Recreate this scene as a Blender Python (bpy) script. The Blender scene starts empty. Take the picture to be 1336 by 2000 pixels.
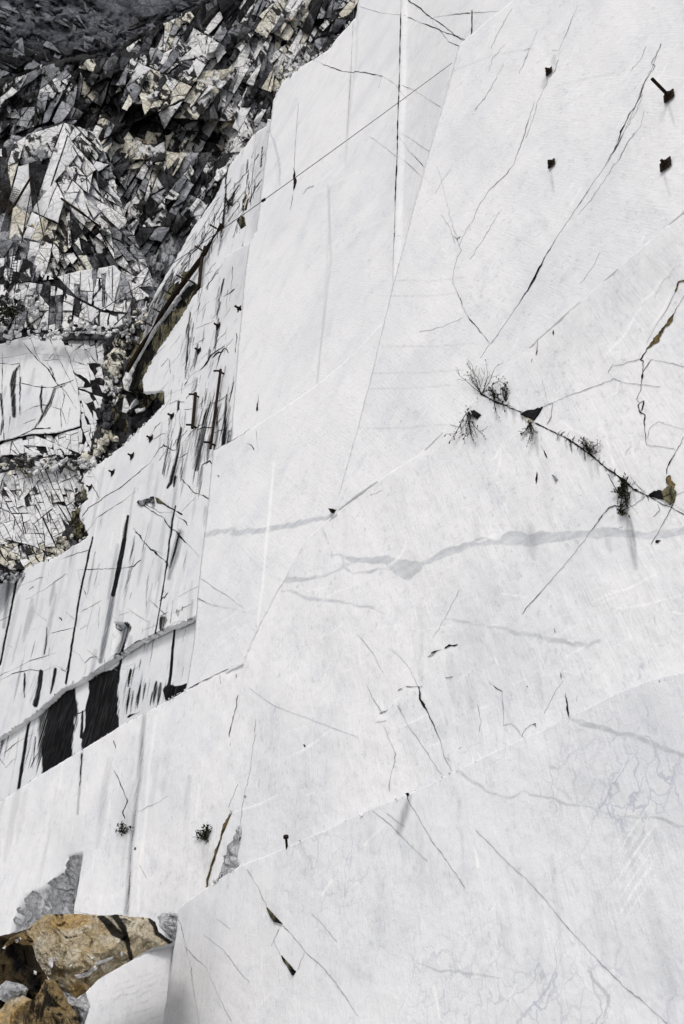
import bpy, bmesh, math, random
import numpy as np
from mathutils import Vector, Matrix, Euler
from mathutils.geometry import delaunay_2d_cdt
from mathutils.kdtree import KDTree

random.seed(7)
RNG = np.random.default_rng(11)
SC = bpy.context.scene
COL = SC.collection
R = math.radians

# ------------------------------------------------------------------ camera
FPX = 1944.0                       # focal length in photograph pixels (1336 x 2000)
PITCH = R(30.0)
CAM = np.array([0.0, 0.0, 1.7])
cam_d = bpy.data.cameras.new("camera")
cam_d.sensor_fit = 'VERTICAL'
cam_d.sensor_height = 36.0
cam_d.lens = 36.0 * FPX / 2000.0
cam_d.clip_start = 0.1
cam_d.clip_end = 2000.0
cam = bpy.data.objects.new("camera", cam_d)
cam.location = CAM
cam.rotation_euler = (R(90) + PITCH, 0, 0)
COL.objects.link(cam)
SC.camera = cam

# ------------------------------------------------------------------ sky, sun, exposure
SUN_EL, SUN_AZ = R(52), R(200)     # azimuth: where the sun stands, clockwise from +Y
world = bpy.data.worlds.new("World")
SC.world = world
world.use_nodes = True
wn, wl = world.node_tree.nodes, world.node_tree.links
wn.clear()
sky = wn.new("ShaderNodeTexSky")
sky.sky_type = 'NISHITA'
sky.sun_disc = False
sky.sun_elevation = SUN_EL
sky.sun_rotation = SUN_AZ
sky.air_density = 1.0
sky.dust_density = 4.0
hs = wn.new("ShaderNodeHueSaturation")
hs.inputs["Saturation"].default_value = 0.40
bg = wn.new("ShaderNodeBackground")
bg.inputs["Strength"].default_value = 0.085
wo = wn.new("ShaderNodeOutputWorld")
wl.new(sky.outputs[0], hs.inputs["Color"])
wl.new(hs.outputs[0], bg.inputs["Color"])
wl.new(bg.outputs[0], wo.inputs["Surface"])

sun_d = bpy.data.lights.new("sun", 'SUN')
sun_d.energy = 0.8
sun_d.angle = R(14)
sun_d.color = (1.0, 0.97, 0.93)
sun = bpy.data.objects.new("sun", sun_d)
sdir = Vector((math.sin(SUN_AZ) * math.cos(SUN_EL), math.cos(SUN_AZ) * math.cos(SUN_EL), math.sin(SUN_EL)))
sun.rotation_euler = sdir.to_track_quat('Z', 'Y').to_euler()
sun.location = sdir * 60
COL.objects.link(sun)

SC.view_settings.view_transform = 'Standard'
SC.view_settings.look = 'None'
SC.view_settings.exposure = 0.52
SC.view_settings.gamma = 1.0
SC.view_settings.use_curve_mapping = False

# ------------------------------------------------------------------ geometry of the view
FWD = np.array([0, math.cos(PITCH), math.sin(PITCH)])
UPV = np.array([0, -math.sin(PITCH), math.cos(PITCH)])
RGT = np.array([1.0, 0, 0])


def rays(p):
    p = np.atleast_2d(np.asarray(p, float))
    return FWD + ((p[:, :1] - 668) / FPX) * RGT + ((1000 - p[:, 1:2]) / FPX) * UPV


class Plane:
    """A real plane in the quarry: a point and a unit normal towards the open pit."""
    def __init__(self, point, normal, towards=False):
        self.towards = towards     # relief of natural rock grows towards the viewer's side of the pit
        self.p = np.asarray(point, float)
        self.n = np.asarray(normal, float) / np.linalg.norm(normal)
        u = np.cross([0, 0, 1.0], self.n)
        self.u = u / np.linalg.norm(u)
        self.v = np.cross(self.n, self.u)

    def at(self, pts):
        d = rays(pts)
        t = ((self.p - CAM) @ self.n) / (d @ self.n)
        return CAM + d * t[:, None]

    def depth(self, pts):
        d = rays(pts)
        return ((self.p - CAM) @ self.n) / (d @ self.n)

    def back(self, m):
        return Plane(self.p - self.n * m, self.n, self.towards)

    def lift(self, pts, h):
        X = self.at(pts)
        if not self.towards:
            return X + self.n * np.reshape(h, (-1, 1))
        d = CAM - X
        return X + d / np.linalg.norm(d, axis=1, keepdims=True) * np.reshape(h, (-1, 1))

    def mpp(self, x, y):           # metres per photograph pixel about here
        return float(self.depth([(x, y)])[0]) / FPX


def wall_normal(strike, batter):
    s, b = R(strike), R(batter)
    return np.array([-math.cos(s) * math.cos(b), -math.sin(s) * math.cos(b), math.sin(b)])


def plane_through(base, px, back, strike, batter):
    n = wall_normal(strike, batter)
    p = base.at([px])[0] - base.n * back
    return Plane(p, n)


def facing_plane(px, depth, heading, batter):
    b, h = R(batter), R(heading)
    n = np.array([math.sin(h) * math.cos(b), -math.cos(h) * math.cos(b), math.sin(b)])
    return Plane(CAM + rays([px])[0] * depth, n, True)


# ------------------------------------------------------------------ noise (numpy)
def _hash(ix, iy, seed):
    h = (ix.astype(np.int64) * 374761393 + iy.astype(np.int64) * 668265263 + seed * 974634777) & 0x7fffffff
    h = ((h ^ (h >> 13)) * 1274126177) & 0x7fffffff
    h = ((h ^ (h >> 16)) * 668265263) & 0x7fffffff
    return ((h ^ (h >> 15)) & 0xffffff) / float(0xffffff)


def vnoise(x, y, seed=0):
    ix, iy = np.floor(x), np.floor(y)
    fx, fy = x - ix, y - iy
    fx = fx * fx * (3 - 2 * fx)
    fy = fy * fy * (3 - 2 * fy)
    a = _hash(ix, iy, seed); b = _hash(ix + 1, iy, seed)
    c = _hash(ix, iy + 1, seed); d = _hash(ix + 1, iy + 1, seed)
    return (a + (b - a) * fx) * (1 - fy) + (c + (d - c) * fx) * fy


def fbm(x, y, octv=4, seed=0, gain=0.5):
    s, a, t = 0.0, 1.0, 0.0
    for o in range(octv):
        s = s + a * (vnoise(x, y, seed + o * 17) - 0.5)
        t += a
        a *= gain
        x, y = x * 2.03 + 3.1, y * 2.03 + 7.7
    return s / t


def facets(x, y, size, ang, aniso, seed, tilt=1.0, step=1.0):
    """Broken-rock relief: every cell of a jittered grid is a tilted plane."""
    c, s = math.cos(R(ang)), math.sin(R(ang))
    u = (x * c + y * s) / (size * aniso)
    v = (-x * s + y * c) / size
    iu, iv = np.floor(u), np.floor(v)
    best = np.full(u.shape, 1e9); sec = np.full(u.shape, 1e9)
    h = np.zeros(u.shape); idr = np.zeros(u.shape)
    for du in (-1, 0, 1):
        for dv in (-1, 0, 1):
            a, b = iu + du, iv + dv
            sx = a + _hash(a, b, seed); sy = b + _hash(a, b, seed + 5)
            dx, dy = u - sx, v - sy
            d = dx * dx + dy * dy
            r = _hash(a, b, seed + 9)
            hh = (r - 0.5) * step + tilt * ((_hash(a, b, seed + 11) - 0.5) * dx * aniso * 0.7 + (_hash(a, b, seed + 13) - 0.5) * dy * 1.6)
            m = d < best
            sec = np.where(m, best, np.minimum(sec, d))
            h = np.where(m, hh, h); idr = np.where(m, r, idr)
            best = np.where(m, d, best)
    return h, np.sqrt(sec) - np.sqrt(best), idr


def inside(P, poly):
    x, y = P[:, 0], P[:, 1]
    res = np.zeros(len(P), bool)
    n = len(poly)
    for i in range(n):
        x1, y1 = poly[i]; x2, y2 = poly[(i + 1) % n]
        if y1 == y2:
            continue
        c = ((y1 > y) != (y2 > y)) & (x < (x2 - x1) * (y - y1) / (y2 - y1) + x1)
        res ^= c
    return res


def seg_dist(P, a, b):
    a, b = np.asarray(a, float), np.asarray(b, float)
    ab = b - a
    t = np.clip(((P - a) @ ab) / max(ab @ ab, 1e-9), 0, 1)
    return np.linalg.norm(P - (a + t[:, None] * ab), axis=1), t


def poly_dist(P, poly):
    d = np.full(len(P), 1e9)
    for i in range(len(poly)):
        d = np.minimum(d, seg_dist(P, poly[i], poly[(i + 1) % len(poly)])[0])
    return d


def rough_line(pts, step, jit, seed, closed=False):
    """Subdivide a polyline and give it a natural wander."""
    out = []
    n = len(pts)
    k = 0
    for i in range(n if closed else n - 1):
        a, b = np.array(pts[i][:2], float), np.array(pts[(i + 1) % n][:2], float)
        L = np.linalg.norm(b - a)
        m = max(1, int(L / step))
        nrm = np.array([-(b - a)[1], (b - a)[0]]) / max(L, 1e-6)
        for j in range(m):
            t = j / m
            q = a + (b - a) * t
            if j:
                w = min(1, 3 * min(t, 1 - t) + 0.35)
                off = float(fbm(np.array([k * 0.31]), np.array([seed * 3.7]), 4, seed, 0.7)[0]) * 2.6 * jit * w
                q = q + nrm * off
            out.append((q[0], q[1], i + t))
            k += 1
    if not closed:
        out.append((pts[-1][0], pts[-1][1], n - 1.0))
    return out


# ------------------------------------------------------------------ objects
def link(o, parent=None):
    COL.objects.link(o)
    if parent is not None:
        o.parent = parent
    return o


def tag(o, label=None, cat=None, group=None, kind=None):
    for k, v in (("label", label), ("category", cat), ("group", group), ("kind", kind)):
        if v:
            o[k] = v
    return o


def mesh_np(name, V, T, mat, parent=None, uv=None, attrs=None):
    me = bpy.data.meshes.new(name)
    V = np.asarray(V, np.float32); T = np.asarray(T, np.int32)
    me.vertices.add(len(V)); me.vertices.foreach_set("co", V.ravel())
    me.loops.add(T.size); me.loops.foreach_set("vertex_index", T.ravel())
    me.polygons.add(len(T))
    me.polygons.foreach_set("loop_start", np.arange(0, T.size, T.shape[1], dtype=np.int32))
    me.update(calc_edges=True)
    if uv is not None:
        l = me.uv_layers.new(name="uv")
        l.data.foreach_set("uv", np.asarray(uv, np.float32)[T.ravel()].ravel())
    for k, a in (attrs or {}).items():
        at = me.attributes.new(k, 'FLOAT', 'POINT')
        at.data.foreach_set("value", np.asarray(a, np.float32))
    me.materials.append(mat)
    o = bpy.data.objects.new(name, me)
    return link(o, parent)


def mesh_py(name, V, F, mat, parent=None):
    me = bpy.data.meshes.new(name)
    me.from_pydata([tuple(v) for v in V], [], F)
    me.update()
    me.materials.append(mat)
    o = bpy.data.objects.new(name, me)
    return link(o, parent)


def empty(name, loc=(0, 0, 0)):
    o = bpy.data.objects.new(name, None)
    o.location = loc
    o.empty_display_size = 0.3
    return link(o)


def unparent_shift(parent, V):
    return np.asarray(V) - np.array(parent.location)


# ------------------------------------------------------------------ materials
class NB:
    def __init__(self, name):
        self.m = bpy.data.materials.new(name)
        self.m.use_nodes = True
        self.nt = self.m.node_tree
        self.b = self.nt.nodes["Principled BSDF"]
        self.b.inputs["Specular IOR Level"].default_value = 0.04

    def n(self, t, **kw):
        x = self.nt.nodes.new(t)
        for k, v in kw.items():
            if k.startswith("i_"):
                x.inputs[k[2:].replace("_", " ")].default_value = v
            else:
                setattr(x, k, v)
        return x

    def l(self, a, b):
        self.nt.links.new(a, b)

    def sock(self, v, inp):
        if isinstance(v, (int, float)):
            inp.default_value = v
        else:
            self.l(v, inp)

    def math(self, op, a, b=0.0, clamp=False):
        x = self.n("ShaderNodeMath", operation=op, use_clamp=clamp)
        self.sock(a, x.inputs[0]); self.sock(b, x.inputs[1])
        return x.outputs[0]

    def ramp(self, v, lo, hi, a=0.0, b=1.0):
        x = self.n("ShaderNodeMapRange", interpolation_type='SMOOTHSTEP')
        self.sock(v, x.inputs["Value"])
        x.inputs["From Min"].default_value = lo; x.inputs["From Max"].default_value = hi
        x.inputs["To Min"].default_value = a; x.inputs["To Max"].default_value = b
        return x.outputs[0]

    def mix(self, f, a, b):
        x = self.n("ShaderNodeMix", data_type='RGBA')
        self.sock(f, x.inputs[0])
        for v, i in ((a, 6), (b, 7)):
            if isinstance(v, tuple):
                x.inputs[i].default_value = v + (1,)
            else:
                self.l(v, x.inputs[i])
        return x.outputs[2]

    def map(self, vec, scale=(1, 1, 1), rot=(0, 0, 0), loc=(0, 0, 0)):
        # turn first, then stretch
        x = vec
        if any(rot):
            r = self.n("ShaderNodeVectorRotate", rotation_type='EULER_XYZ')
            r.inputs["Rotation"].default_value = tuple(R(a) for a in rot)
            self.l(x, r.inputs["Vector"]); x = r.outputs[0]
        m = self.n("ShaderNodeMapping")
        m.inputs["Scale"].default_value = scale
        m.inputs["Location"].default_value = loc
        self.l(x, m.inputs["Vector"])
        return m.outputs[0]

    def noise(self, vec, scale, detail=4, rough=0.55, dist=0.0):
        x = self.n("ShaderNodeTexNoise")
        x.inputs["Scale"].default_value = scale; x.inputs["Detail"].default_value = detail
        x.inputs["Roughness"].default_value = rough; x.inputs["Distortion"].default_value = dist
        self.l(vec, x.inputs["Vector"])
        return x.outputs["Fac"]

    def edge(self, vec, scale, feature='DISTANCE_TO_EDGE'):
        x = self.n("ShaderNodeTexVoronoi", feature=feature)
        x.inputs["Scale"].default_value = scale
        self.l(vec, x.inputs["Vector"])
        return x.outputs["Distance"]

    def warp(self, vec, scale, amt):
        x = self.n("ShaderNodeTexNoise")
        x.inputs["Scale"].default_value = scale; x.inputs["Detail"].default_value = 4
        self.l(vec, x.inputs["Vector"])
        s = self.n("ShaderNodeVectorMath", operation='SUBTRACT')
        self.l(x.outputs["Color"], s.inputs[0]); s.inputs[1].default_value = (.5, .5, .5)
        k = self.n("ShaderNodeVectorMath", operation='SCALE')
        self.l(s.outputs[0], k.inputs[0]); k.inputs["Scale"].default_value = amt
        a = self.n("ShaderNodeVectorMath", operation='ADD')
        self.l(vec, a.inputs[0]); self.l(k.outputs[0], a.inputs[1])
        return a.outputs[0]

    def attr(self, name):
        return self.n("ShaderNodeAttribute", attribute_name=name).outputs["Fac"]

    def done(self, col, rough=0.75, bump=None, strength=0.5, dist=0.02):
        if isinstance(col, tuple):
            self.b.inputs["Base Color"].default_value = col + (1,)
        else:
            self.l(col, self.b.inputs["Base Color"])
        self.sock(rough, self.b.inputs["Roughness"])
        if bump is not None:
            x = self.n("ShaderNodeBump")
            x.inputs["Strength"].default_value = strength
            x.inputs["Distance"].default_value = dist
            self.l(bump, x.inputs["Height"])
            self.l(x.outputs[0], self.b.inputs["Normal"])
        return self.m


def marble_mat(name, base=(0.80, 0.80, 0.805), mott=0.35, web=0.0, flecks=0.4, drip=0.25, hatch_ang=-28, hatch=0.5, seed=0.0):
    k = NB(name)
    uv = k.n("ShaderNodeUVMap", uv_map="uv").outputs[0]
    uv = k.map(uv, loc=(seed * 7.3, seed * 3.1, seed * 5.7))
    blue = (0.56, 0.585, 0.64)
    big = k.noise(uv, 0.28, 7, 0.62, 0.4)
    col = k.mix(k.ramp(big, 0.40, 0.72, 0, mott), base, blue)
    pat = k.noise(uv, 1.1, 6, 0.65, 0.6)
    col = k.mix(k.ramp(pat, 0.52, 0.74, 0, mott * 0.9), col, (0.56, 0.59, 0.65))
    # rain wash down the face
    dr = k.noise(k.map(uv, (1.6, 0.14, 1)), 1.0, 6, 0.6)
    col = k.mix(k.ramp(dr, 0.52, 0.78, 0, drip), col, (0.46, 0.48, 0.52))
    # flecks drawn out along the saw direction
    fv = k.map(uv, (12, 6.0, 1), rot=(0, 0, hatch_ang))
    fl = k.noise(fv, 1.0, 5, 0.7, 0.5)
    gate = k.ramp(pat, 0.40, 0.62, 0.35, 1.0)
    col = k.mix(k.math('MULTIPLY', k.ramp(fl, 0.52, 0.70, 0, flecks * 1.15), gate), col, (0.38, 0.40, 0.45))
    # tiny white bruises
    col = k.mix(k.ramp(k.noise(k.map(uv, (5, 2, 1), rot=(0, 0, hatch_ang + 6), loc=(4, 4, 0)), 1.3, 6, 0.7), 0.66, 0.75, 0, 0.55), col, (0.90, 0.90, 0.89))
    # hair veins
    wv = k.warp(uv, 1.3, 0.9)
    wv = k.warp(wv, 5.0, 0.16)
    e1 = k.ramp(k.edge(k.map(wv, (1.0, 0.55, 1)), 0.9), 0.0, 0.022, 1, 0)
    e2 = k.ramp(k.edge(k.map(wv, (1.0, 0.8, 1), loc=(3, 1, 0)), 2.6), 0.0, 0.05, 1, 0)
    reg = k.ramp(k.noise(uv, 0.45, 4, 0.6), 0.42, 0.66)
    wm = k.math('ADD', k.attr("web"), web)
    e = k.math('MULTIPLY', k.math('MAXIMUM', e1, k.math('MULTIPLY', e2, 0.7)), k.math('MULTIPLY', reg, wm), True)
    col = k.mix(k.math('MULTIPLY', e, 0.75), col, (0.46, 0.48, 0.55))
    # a broad vein of grey stone, torn at the rim
    vn = k.noise(uv, 3.0, 6, 0.7)
    va = k.math('ADD', k.attr("vein"), k.math('MULTIPLY', k.math('SUBTRACT', vn, 0.5), 0.9))
    vcol = k.mix(k.ramp(k.noise(k.map(uv, (1, 4, 1)), 1.5, 6, 0.65), 0.35, 0.7), (0.47, 0.485, 0.51), (0.64, 0.655, 0.68))
    col = k.mix(k.ramp(va, 0.20, 0.80, 0, 0.85), col, vcol)
    # soft grey dirt, also used for painted shade
    ga = k.math('MULTIPLY', k.attr("grey"), k.ramp(k.noise(k.map(uv, (7, 0.8, 1)), 1.0, 6, 0.65), 0.25, 0.62, 0.25, 1.1), True)
    col = k.mix(ga, col, (0.17, 0.18, 0.20))
    # ochre clay
    oa = k.math('ADD', k.attr("ochre"), k.math('MULTIPLY', k.math('SUBTRACT', pat, 0.5), 0.8))
    ocol = k.mix(k.ramp(k.noise(k.map(uv, (5, 1.2, 1)), 1.0, 7, 0.7), 0.36, 0.62), (0.075, 0.06, 0.03), (0.36, 0.32, 0.21))
    col = k.mix(k.ramp(oa, 0.40, 0.62), col, ocol)
    # black water stain, running down; also the painted shade of a recess
    st = k.noise(k.map(uv, (9, 0.35, 1)), 1.0, 7, 0.68, 0.2)
    st2 = k.noise(k.map(uv, (30, 1.3, 1)), 1.0, 4, 0.6)
    sa = k.math('ADD', k.attr("stain"), k.math('MULTIPLY', k.math('SUBTRACT', k.math('ADD', k.math('MULTIPLY', st, 0.7), k.math('MULTIPLY', st2, 0.3)), 0.5), 1.7))
    gate2 = k.ramp(k.attr("stain"), 0.02, 0.15)
    scol = k.mix(k.ramp(st2, 0.48, 0.72), (0.003, 0.003, 0.0035), (0.05, 0.051, 0.053))
    col = k.mix(k.math('MULTIPLY', k.ramp(sa, 0.34, 0.74), gate2), col, scol)
    # fresh white scratches
    col = k.mix(k.attr("scratch"), col, (0.93, 0.93, 0.92))
    hb = k.noise(k.map(uv, (26, 1.6, 1), rot=(0, 0, hatch_ang)), 1.0, 5, 0.6)
    b = k.math('ADD', k.math('MULTIPLY', hb, hatch), k.math('MULTIPLY', k.noise(uv, 6.0, 8, 0.7), 0.8))
    return k.done(col, 0.85, b, 0.6, 0.035)


def rock_mat(name, light, mid, black_lo, black_hi, ochre=0.0, ochre_col=(0.30, 0.21, 0.09), streak=0.6, freq=1.0, lines=0.5, tilt=12, seed=0.0, bump=0.9):
    """Broken natural rock: fresh patches, weathered black runs, clay."""
    k = NB(name)
    geo = k.n("ShaderNodeNewGeometry").outputs["Position"]
    oi = k.n("ShaderNodeObjectInfo").outputs["Random"]
    add = k.n("ShaderNodeVectorMath", operation='ADD')
    cmb = k.n("ShaderNodeCombineXYZ")
    k.l(k.math('MULTIPLY', oi, 37.0), cmb.inputs[0]); cmb.inputs[2].default_value = seed * 9.1
    k.l(geo, add.inputs[0]); k.l(cmb.outputs[0], add.inputs[1])
    p = add.outputs[0]
    n1 = k.noise(p, 0.45 * freq, 9, 0.68, 0.5)
    n2 = k.noise(p, 2.2 * freq, 7, 0.7, 0.3)
    col = k.mix(k.ramp(n1, 0.36, 0.62), mid, light)
    col = k.mix(k.ramp(n2, 0.5, 0.74, 0, 0.55), col, mid)
    oc = k.noise(k.map(p, (1, 1, .6), loc=(31, 7, 3)), 0.35 * freq, 7, 0.66, 0.4)
    oa = k.math('ADD', oc, k.attr("ochre"))
    col = k.mix(k.ramp(oa, 0.66 - ochre * 0.5, 0.84 - ochre * 0.45, 0, 0.85), col, k.mix(k.ramp(n2, 0.4, 0.62), ochre_col, tuple(min(0.8, c * 2.0) for c in ochre_col)))
    sv = k.map(p, (1.9 * freq, 1.9 * freq, 0.22 * freq), rot=(0, tilt, 0))
    s1 = k.noise(sv, 1.0, 8, 0.68, 0.25)
    tot = k.math('ADD', k.math('MULTIPLY', s1, streak), k.math('MULTIPLY', n1, 1.0 - streak))
    tot = k.math('ADD', tot, k.math('MULTIPLY', k.math('SUBTRACT', oi, 0.5), 0.13))
    tot = k.math('ADD', tot, k.math('MULTIPLY', k.attr("dark"), 0.35))
    col = k.mix(k.ramp(tot, black_lo, black_hi, 0, 0.96), col, k.mix(k.ramp(n2, 0.45, 0.7), (0.004, 0.004, 0.0045), (0.022, 0.022, 0.025)))
    w = k.warp(p, 1.0 * freq, 0.8)
    e = k.ramp(k.edge(k.map(w, (1, 1, 0.6), rot=(20, 30, 0)), 0.95 * freq), 0.0, 0.045, 1, 0)
    e2 = k.ramp(k.edge(k.map(w, (1.3, 1.0, 0.8), rot=(0, -35, 10)), 2.3 * freq), 0.0, 0.06, 0.8, 0)
    col = k.mix(k.math('MULTIPLY', k.math('MAXIMUM', e, e2), lines), col, (0.02, 0.02, 0.021))
    h = k.math('ADD', n1, k.math('MULTIPLY', n2, 0.5))
    h = k.math('ADD', h, k.math('MULTIPLY', k.math('MAXIMUM', e, e2), -0.25))
    return k.done(col, 0.85, h, bump, 0.35)


def plain_mat(name, c1, c2, scale=6.0, rough=0.7, metal=0.0):
    k = NB(name)
    g = k.n("ShaderNodeTexCoord").outputs["Object"]
    n = k.noise(g, scale, 6, 0.65)
    k.b.inputs["Metallic"].default_value = metal
    return k.done(k.mix(k.ramp(n, 0.35, 0.65), c1, c2), rough, n, 0.4, 0.01)


M = {
    'low': marble_mat("marble_lowest_face", base=(0.79, 0.795, 0.81), mott=0.40, web=0.35, flecks=0.32, drip=0.16, hatch_ang=-12, seed=1),
    'mid': marble_mat("marble_middle_face", mott=0.42, web=0.10, flecks=0.45, drip=0.16, hatch_ang=-20, seed=2),
    'up': marble_mat("marble_upper_slab", mott=0.40, web=0.05, flecks=0.40, drip=0.05, hatch_ang=-38, seed=3),
    'pil': marble_mat("marble_high_pillar", mott=0.38, web=0.05, flecks=0.38, drip=0.10, hatch_ang=-48, seed=4),
    'left': marble_mat("marble_stained_face", base=(0.74, 0.745, 0.755), mott=0.42, web=0.12, flecks=0.35, drip=0.34, hatch_ang=-10, seed=5),
    'white': rock_mat("broken_white_rock", (0.82, 0.82, 0.81), (0.66, 0.66, 0.67), 0.525, 0.565, 0.02, streak=0.7, freq=0.6, lines=0.5, tilt=28, seed=1),
    'fresh': rock_mat("fresh_white_rock", (0.80, 0.80, 0.805), (0.64, 0.65, 0.67), 0.60, 0.66, 0.0, streak=0.6, freq=0.5, lines=0.3, seed=2, bump=0.6),
    'cream': rock_mat("cream_rock", (0.78, 0.76, 0.68), (0.58, 0.55, 0.46), 0.525, 0.565, 0.14, (0.34, 0.27, 0.14), streak=0.7, freq=0.6, lines=0.5, tilt=28, seed=3),
    'grey': rock_mat("grey_weathered_rock", (0.46, 0.47, 0.50), (0.17, 0.175, 0.19), 0.50, 0.57, 0.0, streak=0.6, freq=0.5, lines=0.6, seed=4),
    'dark': rock_mat("black_weathered_rock", (0.17, 0.17, 0.18), (0.03, 0.03, 0.033), 0.44, 0.54, 0.0, streak=0.65, freq=0.5, lines=0.5, seed=5),
    'slate': rock_mat("blue_grey_mountain_rock", (0.17, 0.175, 0.20), (0.04, 0.042, 0.05), 0.48, 0.58, 0.0, streak=0.3, freq=0.5, lines=0.5, tilt=60, seed=6),
    'slab': rock_mat("pale_slate_rock", (0.34, 0.35, 0.38), (0.12, 0.123, 0.14), 0.52, 0.60, 0.0, streak=0.3, freq=0.5, lines=0.4, tilt=60, seed=16),
    'olive': rock_mat("olive_clay_rock", (0.25, 0.235, 0.15), (0.10, 0.09, 0.05), 0.49, 0.56, 0.15, (0.16, 0.13, 0.06), streak=0.75, freq=1.2, lines=0.5, seed=7),
    'ash': rock_mat("grey_broken_marble", (0.52, 0.53, 0.55), (0.34, 0.35, 0.37), 0.62, 0.74, 0.0, streak=0.7, freq=2.4, lines=0.25, tilt=8, seed=13, bump=0.9),
    'brown': rock_mat("ochre_boulder_rock", (0.72, 0.66, 0.53), (0.46, 0.36, 0.21), 0.56, 0.66, 0.27, (0.31, 0.205, 0.08), streak=0.35, freq=2.6, lines=0.30, tilt=40, seed=8, bump=0.7),
    'rust': rock_mat("brown_boulder_rock", (0.40, 0.30, 0.16), (0.17, 0.115, 0.05), 0.53, 0.61, 0.16, (0.19, 0.115, 0.035), streak=0.4, freq=2.0, lines=0.15, tilt=30, seed=9, bump=0.7),
    'umber': rock_mat("dark_umber_rock", (0.07, 0.05, 0.025), (0.025, 0.02, 0.013), 0.50, 0.62, 0.05, (0.07, 0.045, 0.015), streak=0.6, freq=2.2, lines=0.3, seed=10, bump=0.6),
    'pale': rock_mat("pale_grey_rock", (0.62, 0.63, 0.65), (0.38, 0.39, 0.41), 0.62, 0.74, 0.0, streak=0.4, freq=2.0, lines=0.4, seed=12, bump=0.7),
    'crack': plain_mat("crack_dirt", (0.004, 0.004, 0.004), (0.02, 0.019, 0.017), 9, 0.95),
    'hair': plain_mat("hair_crack_dirt", (0.26, 0.26, 0.27), (0.44, 0.44, 0.455), 9, 0.95),
    'rustcrack': plain_mat("rusty_crack_fill", (0.05, 0.04, 0.022), (0.17, 0.13, 0.06), 7, 0.95),
    'steel': plain_mat("rusted_steel", (0.010, 0.009, 0.008), (0.035, 0.022, 0.014), 14, 0.7, 0.2),
    'cable': plain_mat("steel_cable", (0.05, 0.05, 0.052), (0.09, 0.09, 0.09), 20, 0.6, 0.3),
    'twig': plain_mat("dark_twig", (0.014, 0.013, 0.010), (0.03, 0.028, 0.02), 12, 0.9),
    'leaf': plain_mat("dark_leaf", (0.010, 0.014, 0.007), (0.035, 0.042, 0.022), 5, 0.9),
    'ground': plain_mat("marble_dust_ground", (0.50, 0.50, 0.49), (0.62, 0.62, 0.61), 0.4, 0.95),
}

# ------------------------------------------------------------------ ground
gv, gf = [], []
GN = 40
for j in range(GN + 1):
    for i in range(GN + 1):
        gx = (i / GN - 0.5); gy = (j / GN - 0.5)
        gx = math.copysign(abs(gx * 2) ** 2.2, gx) * 400
        gy = math.copysign(abs(gy * 2) ** 2.2, gy) * 400
        gv.append((gx, gy, 0.12 * math.sin(gx * 0.9) * math.cos(gy * 0.7)))
for j in range(GN):
    for i in range(GN):
        a = j * (GN + 1) + i
        gf.append((a, a + 1, a + GN + 2, a + GN + 1))
tag(mesh_py("ground", gv, gf, M['ground']), "pale marble dust floor of the quarry below the walls", kind='structure')

# ------------------------------------------------------------------ the sawn faces
ATTR = ("stain", "vein", "grey", "ochre", "web", "scratch")


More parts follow.
